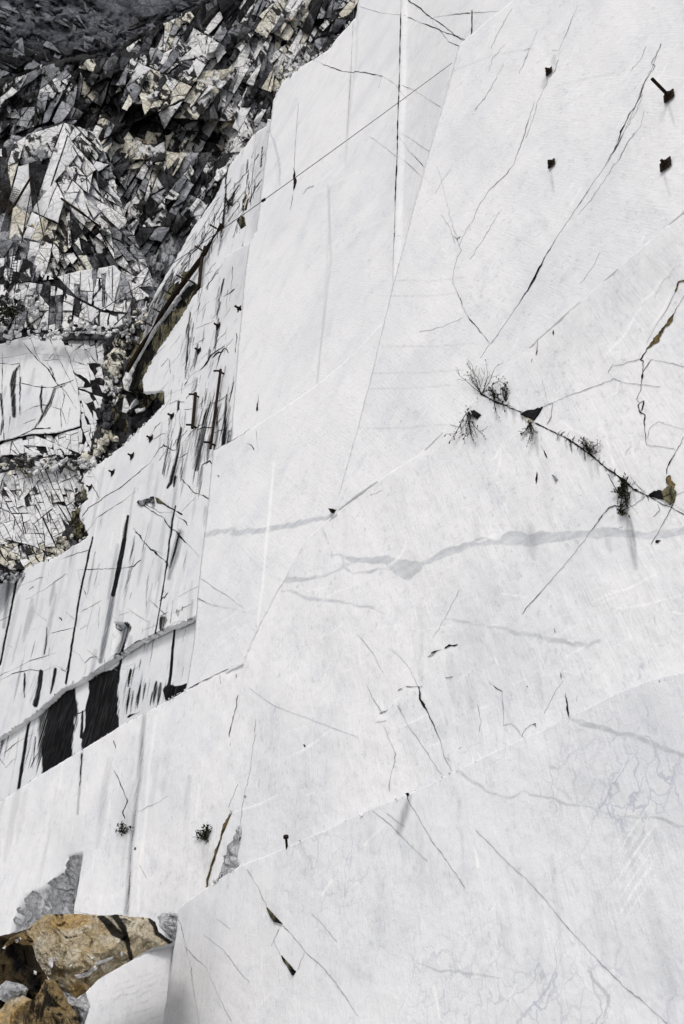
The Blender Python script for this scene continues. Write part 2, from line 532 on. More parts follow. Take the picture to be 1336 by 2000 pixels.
class Face:
    def __init__(self, name, plane, poly, mat, label, cat="marble face", spacing=3.0, edge_jit=1.5, thick=1.2,
                 und=0.05, seed=1, parent=None, kind=None, attrs=ATTR, smooth_edges=()):
        self.plane, self.mat, self.name, self.label, self.cat, self.parent = plane, mat, name, label, cat, parent
        self.thick, self.kind, self.seed = thick, kind, seed
        b = rough_line(poly, spacing, edge_jit, seed, closed=True)
        self.border = [(q[0], q[1]) for q in b]
        bp = np.array(self.border)
        x0, y0 = bp.min(0); x1, y1 = bp.max(0)
        gx, gy = np.meshgrid(np.arange(x0, x1, spacing), np.arange(y0, y1, spacing))
        g = np.stack([gx.ravel(), gy.ravel()], 1)
        g[:, 0] += (np.round((g[:, 1] - y0) / spacing) % 2) * spacing * 0.5
        g = g[inside(g, self.border)]
        # keep interior points a little off the border
        kd = KDTree(len(bp))
        for i, q in enumerate(bp):
            kd.insert((q[0], q[1], 0), i)
        kd.balance()
        near = np.zeros(len(g), bool)
        cell = {}
        for q in bp:
            cell.setdefault((int(q[0] // 8), int(q[1] // 8)), 1)
        ci = (g // 8).astype(int)
        for i in range(len(g)):
            c = ci[i]
            if any((c[0] + a, c[1] + d) in cell for a in (-1, 0, 1) for d in (-1, 0, 1)):
                if kd.find((g[i, 0], g[i, 1], 0))[2] < spacing * 0.6:
                    near[i] = True
        g = g[~near]
        nb = len(bp)
        pts = [Vector((float(a), float(b_))) for a, b_ in np.vstack([bp, g])]
        vs, es, fs, ov, oe, of = delaunay_2d_cdt(pts, [(i, (i + 1) % nb) for i in range(nb)], [list(range(nb))], 1, 1e-4, True)
        P = np.array([(v.x, v.y) for v in vs])
        T = np.array([f for f in fs if len(f) == 3])
        T = T[inside(P[T].mean(1), self.border)]
        self.P, self.T = P, T
        self.h = fbm(P[:, 0] / 90, P[:, 1] / 150, 4, seed) * und * 2 + fbm(P[:, 0] / 18, P[:, 1] / 30, 3, seed + 3) * und * 0.35
        self.at = {a: np.zeros(len(P)) for a in attrs}
        self.obj = None
        self.kd = None

    # ---- paint: what lies on the stone itself
    def _box(self, pts, pad):
        q = np.array([p[:2] for p in pts], float)
        lo, hi = q.min(0) - pad, q.max(0) + pad
        return np.where((self.P[:, 0] > lo[0]) & (self.P[:, 0] < hi[0]) & (self.P[:, 1] > lo[1]) & (self.P[:, 1] < hi[1]))[0]

    def stroke(self, attr, pts, w, val=1.0, soft=3.0, fade=None, jit=0.0):
        n = len(pts)
        ws = [w] * n if isinstance(w, (int, float)) else list(w)
        vs = [val] * n
        if fade:
            vs = [val * (fade[0] + (fade[1] - fade[0]) * i / (n - 1)) for i in range(n)]
        idx = self._box(pts, max(ws) + soft + 3)
        if not len(idx):
            return self
        Q = self.P[idx]
        if jit:
            Q = Q + np.stack([fbm(Q[:, 0] / 22, Q[:, 1] / 22, 3, 5), fbm(Q[:, 0] / 22, Q[:, 1] / 22, 3, 9)], 1) * jit * 2
        best = np.zeros(len(idx))
        for i in range(n - 1):
            d, t = seg_dist(Q, pts[i], pts[i + 1])
            ww = ws[i] + (ws[i + 1] - ws[i]) * t
            vv = vs[i] + (vs[i + 1] - vs[i]) * t
            best = np.maximum(best, np.clip((ww / 2 + soft / 2 - d) / soft, 0, 1) * vv)
        if attr == 'h':
            self.h[idx] += best
        else:
            self.at[attr][idx] = np.maximum(self.at[attr][idx], best)
        return self

    def area(self, attr, poly, val=1.0, soft=4.0, jit=0.0):
        idx = self._box(poly, soft + 2)
        if not len(idx):
            return self
        Q = self.P[idx]
        if jit:
            Q = Q + np.stack([fbm(Q[:, 0] / 9, Q[:, 1] / 30, 3, 15), fbm(Q[:, 0] / 9, Q[:, 1] / 30, 3, 19)], 1) * jit * 2.5
        d = poly_dist(Q, poly)
        s = np.where(inside(Q, poly), d, -d)
        m = np.clip((s + soft / 2) / soft, 0, 1) * val
        if attr == 'h':
            self.h[idx] += m
        else:
            self.at[attr][idx] = np.maximum(self.at[attr][idx], m)
        return self

    def run(self, x, y, length, w, val=1.0, attr='stain', start=1.0):
        """A run of water down the face: fades towards its foot."""
        lean = -(720 - x) / (y + 1900)
        pts = [(x + lean * length * t, y + length * t) for t in (0, 0.25, 0.5, 0.75, 1)]
        self.stroke(attr, pts, [w * 0.7, w, w, w * 0.8, w * 0.3], val, max(3, w * 0.5))
        idx = self._box(pts, w)
        return self

    def build(self):
        P, T = self.P, self.T
        X = self.plane.lift(P, self.h)
        rel = X - self.plane.p
        uv = np.stack([rel @ self.plane.u, rel @ self.plane.v], 1)
        # orientation: towards the pit
        a, b, c = X[T[:, 0]], X[T[:, 1]], X[T[:, 2]]
        nn = np.cross(b - a, c - a)
        if (nn @ self.plane.n).sum() < 0:
            T = T[:, ::-1].copy()
        # skirt: the slab goes back into the mountain
        nb = len(self.border)
        e = np.concatenate([T[:, [0, 1]], T[:, [1, 2]], T[:, [2, 0]]])
        key = np.sort(e, 1)
        k1 = key[:, 0].astype(np.int64) * len(P) + key[:, 1]
        _, inv, cnt = np.unique(k1, return_inverse=True, return_counts=True)
        be = e[cnt[inv] == 1]
        bv = np.unique(be)
        remap = {int(v): len(P) + i for i, v in enumerate(bv)}
        Xb = self.plane.lift(P[bv], self.h[bv] - self.thick)
        sk = []
        for i, j in be:
            i, j = int(i), int(j)
            sk += [(j, i, remap[i]), (j, remap[i], remap[j])]
        V = np.vstack([X, Xb]); uvs = np.vstack([uv, uv[bv] + 0.3])
        TT = np.vstack([T, np.array(sk)])
        at = {k: np.concatenate([v, v[bv] * 0.5]) for k, v in self.at.items()}
        self.obj = mesh_np(self.name, V, TT, self.mat, self.parent, uvs, at)
        if self.parent is None:
            tag(self.obj, self.label, self.cat, kind=self.kind)
        self.kd = KDTree(len(P))
        for i in range(len(P)):
            self.kd.insert((P[i, 0], P[i, 1], 0), i)
        self.kd.balance()
        return self

    def pos(self, x, y, off=0.0):
        i = self.kd.find((x, y, 0))[1]
        return self.plane.lift([(x, y)], [self.h[i] + off])[0]


def crack(face, pts, w=1.5, mat='crack', jit=2.1, step=3.2, off=0.012, name="crack", taper=True, rag=0.95, seed=None, brk=True):
    """An open joint in the stone: a ragged dirt-filled line following the face."""
    seed = seed if seed is not None else int(pts[0][0] * 7 + pts[0][1] * 13) % 9973
    n = len(pts)
    ws = [w] * n if isinstance(w, (int, float)) else list(w)
    ln = rough_line(pts, step, jit, seed)
    q = np.array([l[:2] for l in ln]); s = np.array([l[2] for l in ln])
    wi = np.interp(s, np.arange(n), ws) * 0.85
    k = np.arange(len(q))
    nz = vnoise(k * 0.45, k * 0.0 + seed, seed) * 0.65 + vnoise(k * 1.3, k * 0.0 + seed, seed + 3) * 0.35
    wi = wi * (1 - rag + rag * 2 * nz)
    if brk:
        wi = wi * np.clip((vnoise(k * 0.11, k * 0.0 + seed, seed + 8) - 0.22) * 2.6, 0.10, 1.1)
    wi = np.maximum(wi, 0.16)
    if taper and len(q) > 3:
        wi[0] *= 0.25; wi[-1] *= 0.2
    t = np.gradient(q, axis=0)
    t /= np.maximum(np.linalg.norm(t, axis=1, keepdims=True), 1e-6)
    nr = np.stack([-t[:, 1], t[:, 0]], 1)
    L = q + nr * wi[:, None] * 0.5; Rr = q - nr * wi[:, None] * 0.5
    V = []
    for i in range(len(q)):
        c = face.pos(q[i, 0], q[i, 1], 0)
        hh = (c - face.plane.at([q[i]])[0])
        V += [face.plane.at([L[i]])[0] + hh + face.plane.n * off, c + face.plane.n * off * 0.5, face.plane.at([Rr[i]])[0] + hh + face.plane.n * off]
    F = []
    for i in range(len(q) - 1):
        a = i * 3
        F += [(a, a + 1, a + 4, a + 3), (a + 1, a + 2, a + 5, a + 4)]
    return mesh_py(name, V, F, M[mat], face.obj)


def patch(face, poly, mat, name, dark=0.0, ochre=0.0, label=None, spacing=2.5, jit=0.8, rel=0.03, seed=3, thick=0.05, proud=0.015):
    """A pocket or flake of its own stone; black pockets have their shade painted."""
    f = Face(name, face.plane.back(-proud), poly, M[mat], None, spacing=spacing, edge_jit=jit, thick=thick, und=0.0, seed=seed, parent=face.obj, attrs=("dark", "ochre"))
    a, _, _ = facets(f.P[:, 0], f.P[:, 1], 9, 60, 1.8, seed, 1.0, 1.0)
    for i in range(len(f.P)):
        j = face.kd.find((f.P[i, 0], f.P[i, 1], 0))[1]
        f.h[i] = face.h[j] + (a[i] + 0.6) * rel
    f.at['dark'] += dark + (.6 if mat == 'dark' else 0)  # black pockets: shade of the hole put into the colour
    f.at['ochre'] += ochre
    f.build()
    if label:
        f.obj['label'] = label
    return f


# planes of the benches, lowest and nearest first
A4 = Plane(CAM + wall_normal(37.5, 4) * -11.0, wall_normal(37.5, 4))
A3 = plane_through(A4, (640, 1620), 0.12, 37.5, 8)
def hinge(base, p1, p2, tilt, test):
    """The next facet of the wall: shares the crease p1-p2 and leans back from it."""
    a, b = base.at([p1, p2])
    ax = Vector(b - a).normalized()
    n1 = Matrix.Rotation(R(tilt), 3, ax) @ Vector(base.n)
    n2 = Matrix.Rotation(R(-tilt), 3, ax) @ Vector(base.n)
    q1, q2 = Plane(a, n1), Plane(a, n2)
    return q1 if q1.depth([test])[0] > q2.depth([test])[0] else q2


A2 = hinge(A3, (600, 1050), (1060, 655), 2.0, (900, 300))
A5 = hinge(A3, (490, 1250), (650, 1003), 4.5, (420, 900))
A1 = hinge(A5, (416, 880), (690, 690), 0.0, (600, 200)).back(0.12)
A6 = plane_through(A4, (343, 1800), 0.5, 52.0, 12)
A7 = plane_through(A3, (365, 1345), 3.0, 37.5, 8)
A7L = A7.back(0.3)
A8 = plane_through(A7, (380, 600), 0.9, 37.5, 9)
AO = plane_through(A7, (330, 640), 1.7, 37.5, 4)

F4 = Face("marble_cliff", A4, [(404, 1733), (470, 1690), (640, 1620), (700, 1588), (800, 1550), (890, 1505), (1010, 1448), (1110, 1402), (1210, 1352), (1290, 1322), (1345, 1312),
          (1460, 1290), (1460, 2480), (320, 2420), (320, 2000), (333, 1905), (342, 1838), (344, 1785), (352, 1770)], M['low'],
          "lowest smooth white marble face, with blue grey veins towards its right side", edge_jit=1.0, seed=1, und=0.04, thick=0.6)
F3 = Face("marble_cliff", A3, [(-60, 1595), (0, 1566), (60, 1526), (150, 1470), (250, 1410), (282, 1394), (365, 1346), (430, 1313), (470, 1292), (490, 1250), (515, 1200), (540, 1152),
          (600, 1050), (655, 1003), (720, 950), (820, 890), (930, 780), (1060, 655), (1200, 530), (1345, 405), (1460, 300),
          (1460, 1298), (1345, 1322), (1290, 1332), (1210, 1362), (1110, 1412), (1010, 1458), (890, 1515), (800, 1560), (700, 1598), (640, 1630), (470, 1700), (408, 1745), (362, 1782), (345, 1832), (300, 1848), (240, 1873), (190, 1906), (150, 2280), (-60, 2280)], M['mid'],
          "broad middle marble face crossed by a pale grey vein and a plant grown crack", edge_jit=1.2, seed=2, und=0.06, thick=0.8)
F2 = Face("marble_slab", A2, [(897, 88), (940, 50), (1000, 0), (1040, -60), (1460, -60), (1460, 300), (1345, 407), (1200, 532), (1060, 657), (930, 782), (820, 892), (720, 952), (652, 1003),
          (700, 830), (765, 570), (830, 330)], M['up'],
          "bright upper right marble slab with four rusted anchor plates", edge_jit=0.7, seed=3, und=0.05, thick=1.6)
F5 = Face("marble_cliff", A5, [(416, 880), (450, 862), (490, 838), (560, 792), (625, 748), (690, 690), (762, 614), (716, 800), (682, 940), (657, 1005), (603, 1053), (543, 1155), (518, 1203), (493, 1253), (474, 1298), (433, 1320), (369, 1353), (362, 1352),
          (366, 1340), (378, 1250), (385, 1170), (394, 1090), (402, 1030)], M['pil'],
          "pale marble face below the tall pillar, ending left in a long straight sawn edge", edge_jit=1.0, seed=4, und=0.05, thick=1.8)
F1 = Face("marble_pillar", A1, [(704, -20), (692, 34), (655, 75), (640, 96), (585, 131), (562, 150), (548, 163), (532, 196), (528, 230), (520, 275), (505, 400), (498, 450), (484, 474), (478, 520), (470, 600),
          (462, 680), (452, 800), (449, 870), (440, 960), (640, 960), (720, 800), (775, 610), (845, 330), (912, 95), (1012, 5), (1030, -20), (704, -20)], M['pil'],
          "tall pale sawn marble pillar split by one straight vertical joint", edge_jit=1.3, seed=5, und=0.04, thick=2.5)
F6 = Face("marble_block", A6, [(341, 1838), (336, 1905), (330, 2000), (325, 2350), (120, 2350), (165, 2000), (176, 1968), (167, 1938), (191, 1914), (215, 1899), (258, 1876), (300, 1856)], M['low'],
          "white veined marble block at the foot, right of the ochre boulder", "marble block", edge_jit=1.2, seed=6, und=0.04, thick=1.0)
F7 = Face("stained_marble_cliff", A7, [(-60, 1165), (0, 1141), (60, 1106), (115, 1086), (150, 1062), (172, 1045), (155, 1010), (156, 990), (172, 974), (163, 950), (162, 930), (180, 914), (235, 874), (270, 840), (300, 812),
          (322, 788), (320, 764), (280, 767), (278, 742), (310, 682), (349, 627), (378, 578), (396, 560), (412, 548), (428, 520), (442, 500), (470, 482), (500, 466), (540, 450),
          (540, 900), (440, 1180), (400, 1195), (365, 1213), (302, 1238), (262, 1258), (185, 1310), (150, 1334), (120, 1345), (70, 1392), (0, 1440), (-60, 1480)], M['left'],
          "large left marble face striped by straight black water stains", edge_jit=2.6, spacing=2.1, seed=7, und=0.07, thick=0.26)
F7L = Face("stained_marble_band", A7L, [(-60, 1400), (0, 1380), (150, 1290), (302, 1200), (440, 1150), (440, 1420), (365, 1420), (250, 1480), (60, 1600), (-60, 1660)], M['left'],
           "low marble band under the ledge with two broad black stained panels", edge_jit=1.0, spacing=2.1, seed=8, und=0.06, thick=0.5)
F8 = Face("leaning_marble_slab", A8, [(522, 232), (520, 245), (497, 262), (468, 300), (450, 322), (420, 385), (380, 440), (340, 510), (310, 560), (292, 600), (285, 640), (266, 688), (250, 720), (243, 742), (247, 741), (256, 716), (274, 682), (317, 618), (345, 582), (364, 556), (376, 549), (388, 556), (402, 566), (470, 560), (560, 480), (560, 240)], M['left'],
          "narrow leaning marble slab high on the left, behind the long dark steel rail", edge_jit=2.0, seed=9, und=0.08, thick=0.25)
FO = Face("clay_recess", AO, [(440, 470), (400, 500), (340, 560), (300, 620), (255, 690), (236, 740), (240, 764), (264, 760), (310, 700), (349, 645), (380, 595), (402, 606), (450, 560)], M['olive'],
          "olive clay stained recess under the leaning slab and steel rail", "rock recess", edge_jit=1.5, seed=10, und=0.1, thick=1.5, attrs=("dark", "ochre"))

# ---- F1 pillar: slight steps between saw passes, with their shade painted grey
F1.area('h', [(700, -40), (695, 100), (684, 200), (672, 320), (640, 360), (645, 500), (630, 640), (618, 750), (600, 900), (400, 1000), (400, 100)], -0.06, 6)
F1.area('h', [(792, -60), (786, 150), (781, 320), (777, 450), (774, 510), (770, 600), (766, 1000), (1100, 1000), (1100, -60)], -0.12, 5)
F1.area('grey', [(786, -40), (776, 330), (768, 520), (880, 520), (960, 100), (915, 0)], 0.12, 60)  # corner shade beside the upper slab, painted into the grey
F1.stroke('vein', [(524, 250), (536, 280), (543, 320), (545, 365)], [3, 5, 6, 3], 0.85, 5, jit=3)
F1.stroke('grey', [(683, 130), (676, 270)], 4, 0.25, 5)
F1.stroke('grey', [(644, 370), (636, 520), (620, 745)], 3, 0.22, 5)
F1.stroke('scratch', [(618, 375), (700, 335)], 2, 0.5, 3)
F1.stroke('scratch', [(640, 480), (700, 450), (760, 425)], 2, 0.35, 3)
for i in range(9):
    F1.stroke('scratch', [(610 + i * 4, 362 - i * 3), (622 + i * 4, 350 - i * 3)], 1.5, 0.5, 2.5)
# ---- F5
F5.stroke('vein', [(400, 1045), (440, 1036), (456, 1034)], [13, 12, 11], 0.8, 8, jit=5)
F5.stroke('vein', [(452, 1043), (480, 1040), (520, 1035), (560, 1026), (600, 1018), (646, 1008)], [9, 13, 14, 12, 11, 8], 0.85, 7, jit=4)
F5.stroke('vein', [(456, 1050), (480, 1080), (510, 1112), (550, 1135)], [2, 3, 3, 4], 0.6, 4, jit=3)
F5.stroke('vein', [(386, 1170), (420, 1183), (460, 1192), (500, 1200)], [3, 4, 4, 3], 0.7, 4, jit=3)
F5.stroke('vein', [(450, 870), (452, 910), (470, 960), (466, 1000)], [2, 3, 2, 2], 0.55, 4, jit=4)
F5.stroke('vein', [(480, 920), (530, 922), (565, 935), (590, 962), (645, 968)], [2, 3, 4, 3, 2], 0.55, 4, jit=4)
F5.stroke('scratch', [(535, 905), (528, 980), (520, 1060), (512, 1150), (504, 1220)], [4, 5, 5, 4, 3], 0.75, 3)
F5.stroke('ochre', [(548, 932), (575, 915), (600, 900)], [3, 3, 1], 0.5, 4)
for i in range(26):
    x, y = 420 + 60 * random.random(), 1190 + 140 * random.random()
    F5.stroke('scratch', [(x, y), (x + 18, y - 12)], 1.2, 0.5, 2.5)
F5.stroke('web', [(440, 900), (480, 1000)], 60, 0.9, 40)
# ---- F3
F3.stroke('vein', [(550, 1134), (562, 1132), (575, 1130), (600, 1130), (625, 1128), (645, 1120), (665, 1112), (680, 1100)], [4, 14, 12, 7, 6, 6, 6, 4], 0.9, 6, jit=4)
F3.stroke('vein', [(640, 1084), (668, 1085), (690, 1093), (730, 1096), (755, 1092), (780, 1108), (795, 1112), (812, 1108), (826, 1100)], [2, 4, 9, 14, 18, 32, 38, 26, 6], 1.0, 7, jit=4)
F3.stroke('vein', [(815, 1100), (850, 1093), (880, 1080), (905, 1070), (930, 1060), (975, 1055), (1000, 1052), (1040, 1054), (1085, 1048), (1130, 1044), (1200, 1040), (1260, 1046), (1345, 1032)],
          [4, 14, 15, 14, 16, 12, 26, 26, 20, 16, 20, 16, 14], 1.0, 8, jit=6)
F3.stroke('vein', [(668, 1085), (670, 1105), (690, 1120), (720, 1118), (745, 1110), (800, 1118)], [6, 5, 5, 6, 4, 3], 0.8, 5, jit=4)
F3.stroke('vein', [(655, 1120), (670, 1100), (690, 1098)], 3, 0.7, 4, jit=3)
F3.stroke('vein', [(626, 1025), (635, 1045), (640, 1062)], [2, 5, 6], 0.7, 5, jit=2)
F3.stroke('vein', [(548, 1152), (575, 1158), (600, 1168), (660, 1174), (710, 1184), (750, 1196)], [4, 7, 8, 7, 6, 3], 0.85, 6, jit=5)
F3.stroke('vein', [(672, 1140), (700, 1165), (720, 1180)], 3, 0.6, 5, jit=4)
F3.stroke('vein', [(870, 1208), (930, 1220), (980, 1228), (1040, 1240), (1060, 1246), (1100, 1254), (1150, 1258), (1172, 1253)], [4, 8, 10, 8, 10, 13, 12, 10], 0.8, 8, jit=7)
F3.stroke('vein', [(690, 1148), (740, 1138), (780, 1124)], 3, 0.5, 4, jit=4)
F3.stroke('vein', [(530, 1385), (600, 1380), (680, 1392)], [4, 8, 4], 0.45, 14, jit=6)
F3.area('grey', [(1070, 660), (1110, 600), (1345, 415), (1345, 520), (1200, 640), (1060, 760), (1035, 720)], 0.10, 60)  # darker shading of this facet below the crease, painted as grey
for x, y, L, w, v in ((1222, 1000, 110, 14, .50), (1230, 1010, 70, 6, .6), (930, 1010, 60, 14, .12), (1035, 1030, 60, 20, .25), (1185, 1040, 40, 12, .2), (1150, 880, 60, 12, .22), (1045, 840, 50, 8, .35),
                      (818, 1180, 170, 12, .18), (920, 1330, 60, 20, .10), (1060, 900, 130, 20, .12), (960, 1100, 100, 20, .10), (880, 1280, 90, 16, .16), (810, 1220, 70, 14, .14), (1050, 1320, 80, 14, .14)):
    F3.run(x, y, L, w, v, 'grey')
for i in range(70):
    x, y = random.uniform(560, 1330), random.uniform(1150, 1500)
    a = random.choice([random.uniform(-40, -20), random.uniform(60, 110), random.uniform(-60, 20)])
    L = random.uniform(8, 60)
    dx, dy = math.cos(R(a)) * L, math.sin(R(a)) * L
    F3.stroke('scratch', [(x, y), (x + dx * .5 + random.uniform(-3, 3), y + dy * .5), (x + dx, y + dy)], [1, 2, 0.8], random.uniform(.35, .95), 2.6)
for a, b in (((760, 1105), (800, 1060)), ((765, 1100), (795, 1062)), ((1160, 1175), (1280, 1120)), ((1190, 770), (1210, 755)), ((1090, 820), (1160, 860)), ((1185, 860), (1200, 910)),
             ((450, 1590), (545, 1550)), ((455, 1295), (440, 1330)), ((500, 1240), (520, 1180)), ((980, 870), (970, 930)), ((975, 880), (960, 900)), ((560, 1480), (640, 1430)), ((780, 1420), (840, 1390)),
             ((1200, 760), (1205, 745)), ((1140, 400), (1100, 460)), ((1180, 700), (1250, 600)), ((1250, 590), (1290, 545)), ((1270, 640), (1310, 565)), ((930, 1060), (960, 1046)), ((1205, 1190), (1336, 1160))):
    m = ((a[0] + b[0]) / 2 + 3, (a[1] + b[1]) / 2 + 3)
    F3.stroke('scratch', [a, m, b], [1.5, 3, 1], 0.85, 3, jit=2)
F3.stroke('grey', [(283, 1396), (278, 1450), (270, 1530), (262, 1600), (254, 1680), (246, 1784)], [5, 8, 9, 8, 7, 7], 0.75, 7)
F3.stroke('scratch', [(305, 1400), (292, 1500), (285, 1600), (272, 1700), (268, 1780)], 5, 0.6, 5)
F3.stroke('stain', [(276, 1470), (266, 1580), (256, 1660), (249, 1784)], [2, 3, 3, 4], 0.6, 3)
F3.stroke('grey', [(159, 1472), (156, 1520), (150, 1590)], [4, 4, 3], 0.8, 3)
F3.area('grey', [(95, 1600), (140, 1590), (170, 1680), (120, 1700)], 0.12, 40)
F3.area('grey', [(20, 1822), (34, 1775), (50, 1750), (85, 1735), (100, 1725), (128, 1700), (132, 1675), (157, 1668), (150, 1720), (140, 1775), (140, 1790), (90, 1790), (48, 1818)], 0.62, 6)
F3.area('h', [(20, 1822), (34, 1775), (50, 1750), (85, 1735), (100, 1725), (128, 1700), (132, 1675), (157, 1668), (150, 1720), (140, 1775), (140, 1790), (90, 1790), (48, 1818)], -0.12, 10)
F3.area('grey', [(92, 1724), (120, 1726), (139, 1735), (133, 1742), (104, 1733)], 0.8, 4)
F3.stroke('stain', [(155, 1671), (150, 1705), (143, 1745), (139, 1790)], [3, 5, 5, 4], 0.75, 3)
F3.area('grey', [(400, 1620), (412, 1615), (418, 1680), (412, 1730), (395, 1700), (388, 1640)], 0.30, 14)
for i in range(30):
    x, y = random.uniform(10, 420), random.uniform(1480, 1760)
    L = random.uniform(20, 70)
    F3.stroke('scratch', [(x, y), (x - L * .12, y + L)], random.uniform(1, 4), random.uniform(.2, .6), 3)
for i in range(14):
    F3.run(random.uniform(0, 420), 1400 + random.uniform(60, 160), random.uniform(60, 200), random.uniform(6, 16), random.uniform(.08, .25), 'grey')
# ---- F2
for i in range(60):
    x, y = random.uniform(780, 1330), random.uniform(20, 800)
    L = random.uniform(10, 50)
    F2.stroke('scratch', [(x, y), (x - L * .6, y + L)], 1.4, random.uniform(.2, .7), 2.6)
F2.stroke('grey', [(1071, 150), (1062, 170)], 8, 0.4, 6)
F2.area('grey', [(1077, 118), (1080, 108), (1096, 100), (1086, 128), (1078, 132)], 0.3, 5)
for x, y in ((1306, 204), (1297, 340), (1074, 332)):
    F2.run(x, y, 45, 6, .3, 'grey')
F2.stroke('grey', [(1345, 130), (1260, 260), (1120, 460), (1020, 600)], 40, 0.08, 60)
for y0, x0, x1 in ((548, 770, 905), (578, 765, 890), (676, 745, 930), (728, 725, 905), (758, 716, 880), (835, 690, 880)):
    F2.stroke('grey', [(x0, y0), ((x0 + x1) / 2, y0 + 2), (x1, y0 - 6)], 1.5, 0.28, 3)
F2.stroke('grey', [(880, 140), (960, 108), (1040, 95)], 1.5, 0.3, 3)
F2.stroke('grey', [(1085, 170), (1150, 152), (1230, 135)], 2, 0.25, 3)
# ---- F4
V4 = [([(890, 1507), (930, 1530), (950, 1546), (985, 1556), (1003, 1558), (1022, 1547), (1060, 1557), (1110, 1570), (1150, 1576), (1163, 1583), (1230, 1597), (1290, 1600), (1345, 1618)], [6, 8, 5, 4, 5, 3, 6, 7, 6, 5, 6, 9, 8], .85),
      ([(1108, 1402), (1150, 1415), (1200, 1428), (1250, 1444), (1300, 1462), (1345, 1478)], [6, 14, 9, 10, 10, 12], .9),
      ([(815, 1880), (850, 1895), (900, 1900), (940, 1904), (975, 1914)], [4, 7, 6, 7, 3], .8),
      ([(985, 1893), (1020, 1900), (1060, 1920), (1105, 1930)], [3, 6, 5, 3], .75),
      ([(1150, 1892), (1165, 1920), (1185, 1945), (1182, 1985)], [5, 7, 10, 6], .85),
      ([(1192, 1450), (1188, 1490), (1180, 1530), (1195, 1560), (1198, 1640), (1190, 1720), (1184, 1800)], [3, 4, 6, 4, 3, 4, 2], .6),
      ([(900, 1560), (895, 1620), (905, 1690), (900, 1740)], [10, 12, 8, 5], .42),
      ([(1140, 1450), (1170, 1490), (1220, 1500), (1280, 1510)], 3, .5), ([(1200, 1440), (1240, 1520), (1300, 1560)], 3, .5),
      ([(1005, 1560), (1000, 1640), (1004, 1690)], 2.5, .5), ([(720, 1840), (760, 1860), (800, 1880)], [2, 5, 4], .6)]
for pts, w, v in V4:
    F4.stroke('vein', pts, w, v, 6, jit=6)
F4.area('web', [(960, 1440), (1110, 1400), (1345, 1420), (1345, 1620), (1100, 1600), (960, 1580)], 0.9, 60)
F4.area('web', [(820, 1850), (1200, 1860), (1345, 1900), (1345, 2050), (780, 2050)], 0.7, 70)
F4.area('web', [(560, 1620), (760, 1640), (720, 1760), (560, 1740)], 0.5, 60)
for i in range(11):
    x, y = 1272 + random.uniform(-4, 10), 1570 + i * 14.0
    L = random.uniform(70, 110)
    F4.stroke('scratch', [(x, y), (x - L * .38, y + L * .52), (x - L * .68, y + L)], [2, 2.2, 1], random.uniform(.5, .95), 2.6)
for i in range(34):
    x, y = random.uniform(480, 1300), random.uniform(1620, 1980)
    L = random.uniform(8, 36); a = random.choice([-50, -40, 80, 70, 120])
    F4.stroke('scratch', [(x, y), (x + math.cos(R(a)) * L, y + math.sin(R(a)) * L)], random.uniform(1, 2.4), random.uniform(.3, .9), 2.6)
F4.stroke('scratch', [(918, 1645), (930, 1665), (934, 1692)], [1, 3, 6], 0.9, 3)
F4.stroke('scratch', [(846, 1925), (852, 1955), (859, 1990)], [5, 5, 3], 0.9, 4)
F4.stroke('scratch', [(630, 1748), (650, 1718)], [3, 4], 0.9, 3)
F4.stroke('scratch', [(714, 1650), (722, 1640), (755, 1610)], [6, 2, 1.5], 0.8, 3)
F4.stroke('grey', [(800, 1556), (790, 1590), (778, 1625)], [5, 14, 10], 0.55, 8)
F4.stroke('ochre', [(775, 1625), (785, 1632)], 4, 0.45, 5)
for i in range(16):
    F4.run(random.uniform(350, 1330), random.uniform(1560, 1800), random.uniform(80, 240), random.uniform(8, 24), random.uniform(.05, .16), 'grey')
F4.area('grey', [(350, 1780), (404, 1740), (430, 1800), (420, 2100), (330, 2100)], 0.06, 40)
# ---- F6 veined block
for i in range(9):
    y = 1900 + i * 14
    F6.stroke('vein', [(325, y - 18), (290, y - 2 + random.uniform(-4, 4)), (250, y + 14), (190, y + 34 + random.uniform(-6, 6))], [2, 5, 4, 2], random.uniform(.45, .8), 5, jit=6)
F6.stroke('grey', [(339, 1842), (334, 1900), (326, 2000)], [5, 6, 7], 0.85, 4)
# ---- F7: black runs of water from the joints above
F7.stroke('stain', [(249, 1008), (242, 1050), (232, 1110), (221, 1162)], [5, 8, 9, 8], 1.2, 3.5, jit=1)
F7.stroke('grey', [(221, 1160), (210, 1215), (203, 1250), (195, 1292)], [10, 12, 10, 7], 1.0, 4)
F7.stroke('h', [(249, 1008), (232, 1110), (210, 1215), (195, 1292)], 7, -0.10, 4)
F7.stroke('stain', [(180, 1048), (172, 1085), (157, 1155), (141, 1255), (129, 1334)], [3, 4, 4, 4, 5], 1.1, 3, jit=1)
F7.stroke('stain', [(33, 1130), (31, 1140), (16, 1213), (0, 1298)], [4, 5, 4, 4], 1.1, 3, jit=1)
F7.stroke('grey', [(17, 1138), (13, 1180), (7, 1225)], [8, 9, 5], 0.9, 5)
F7.stroke('stain', [(343, 988), (336, 1021), (325, 1110), (312, 1200), (303, 1238)], [3, 4, 4, 3, 3], 1.0, 3, jit=1)
F7.stroke('grey', [(352, 1040), (342, 1085), (331, 1130)], [12, 16, 6], 0.95, 6)
F7.stroke('stain', [(350, 1042), (341, 1080), (333, 1110)], [5, 6, 3], 0.8, 4)
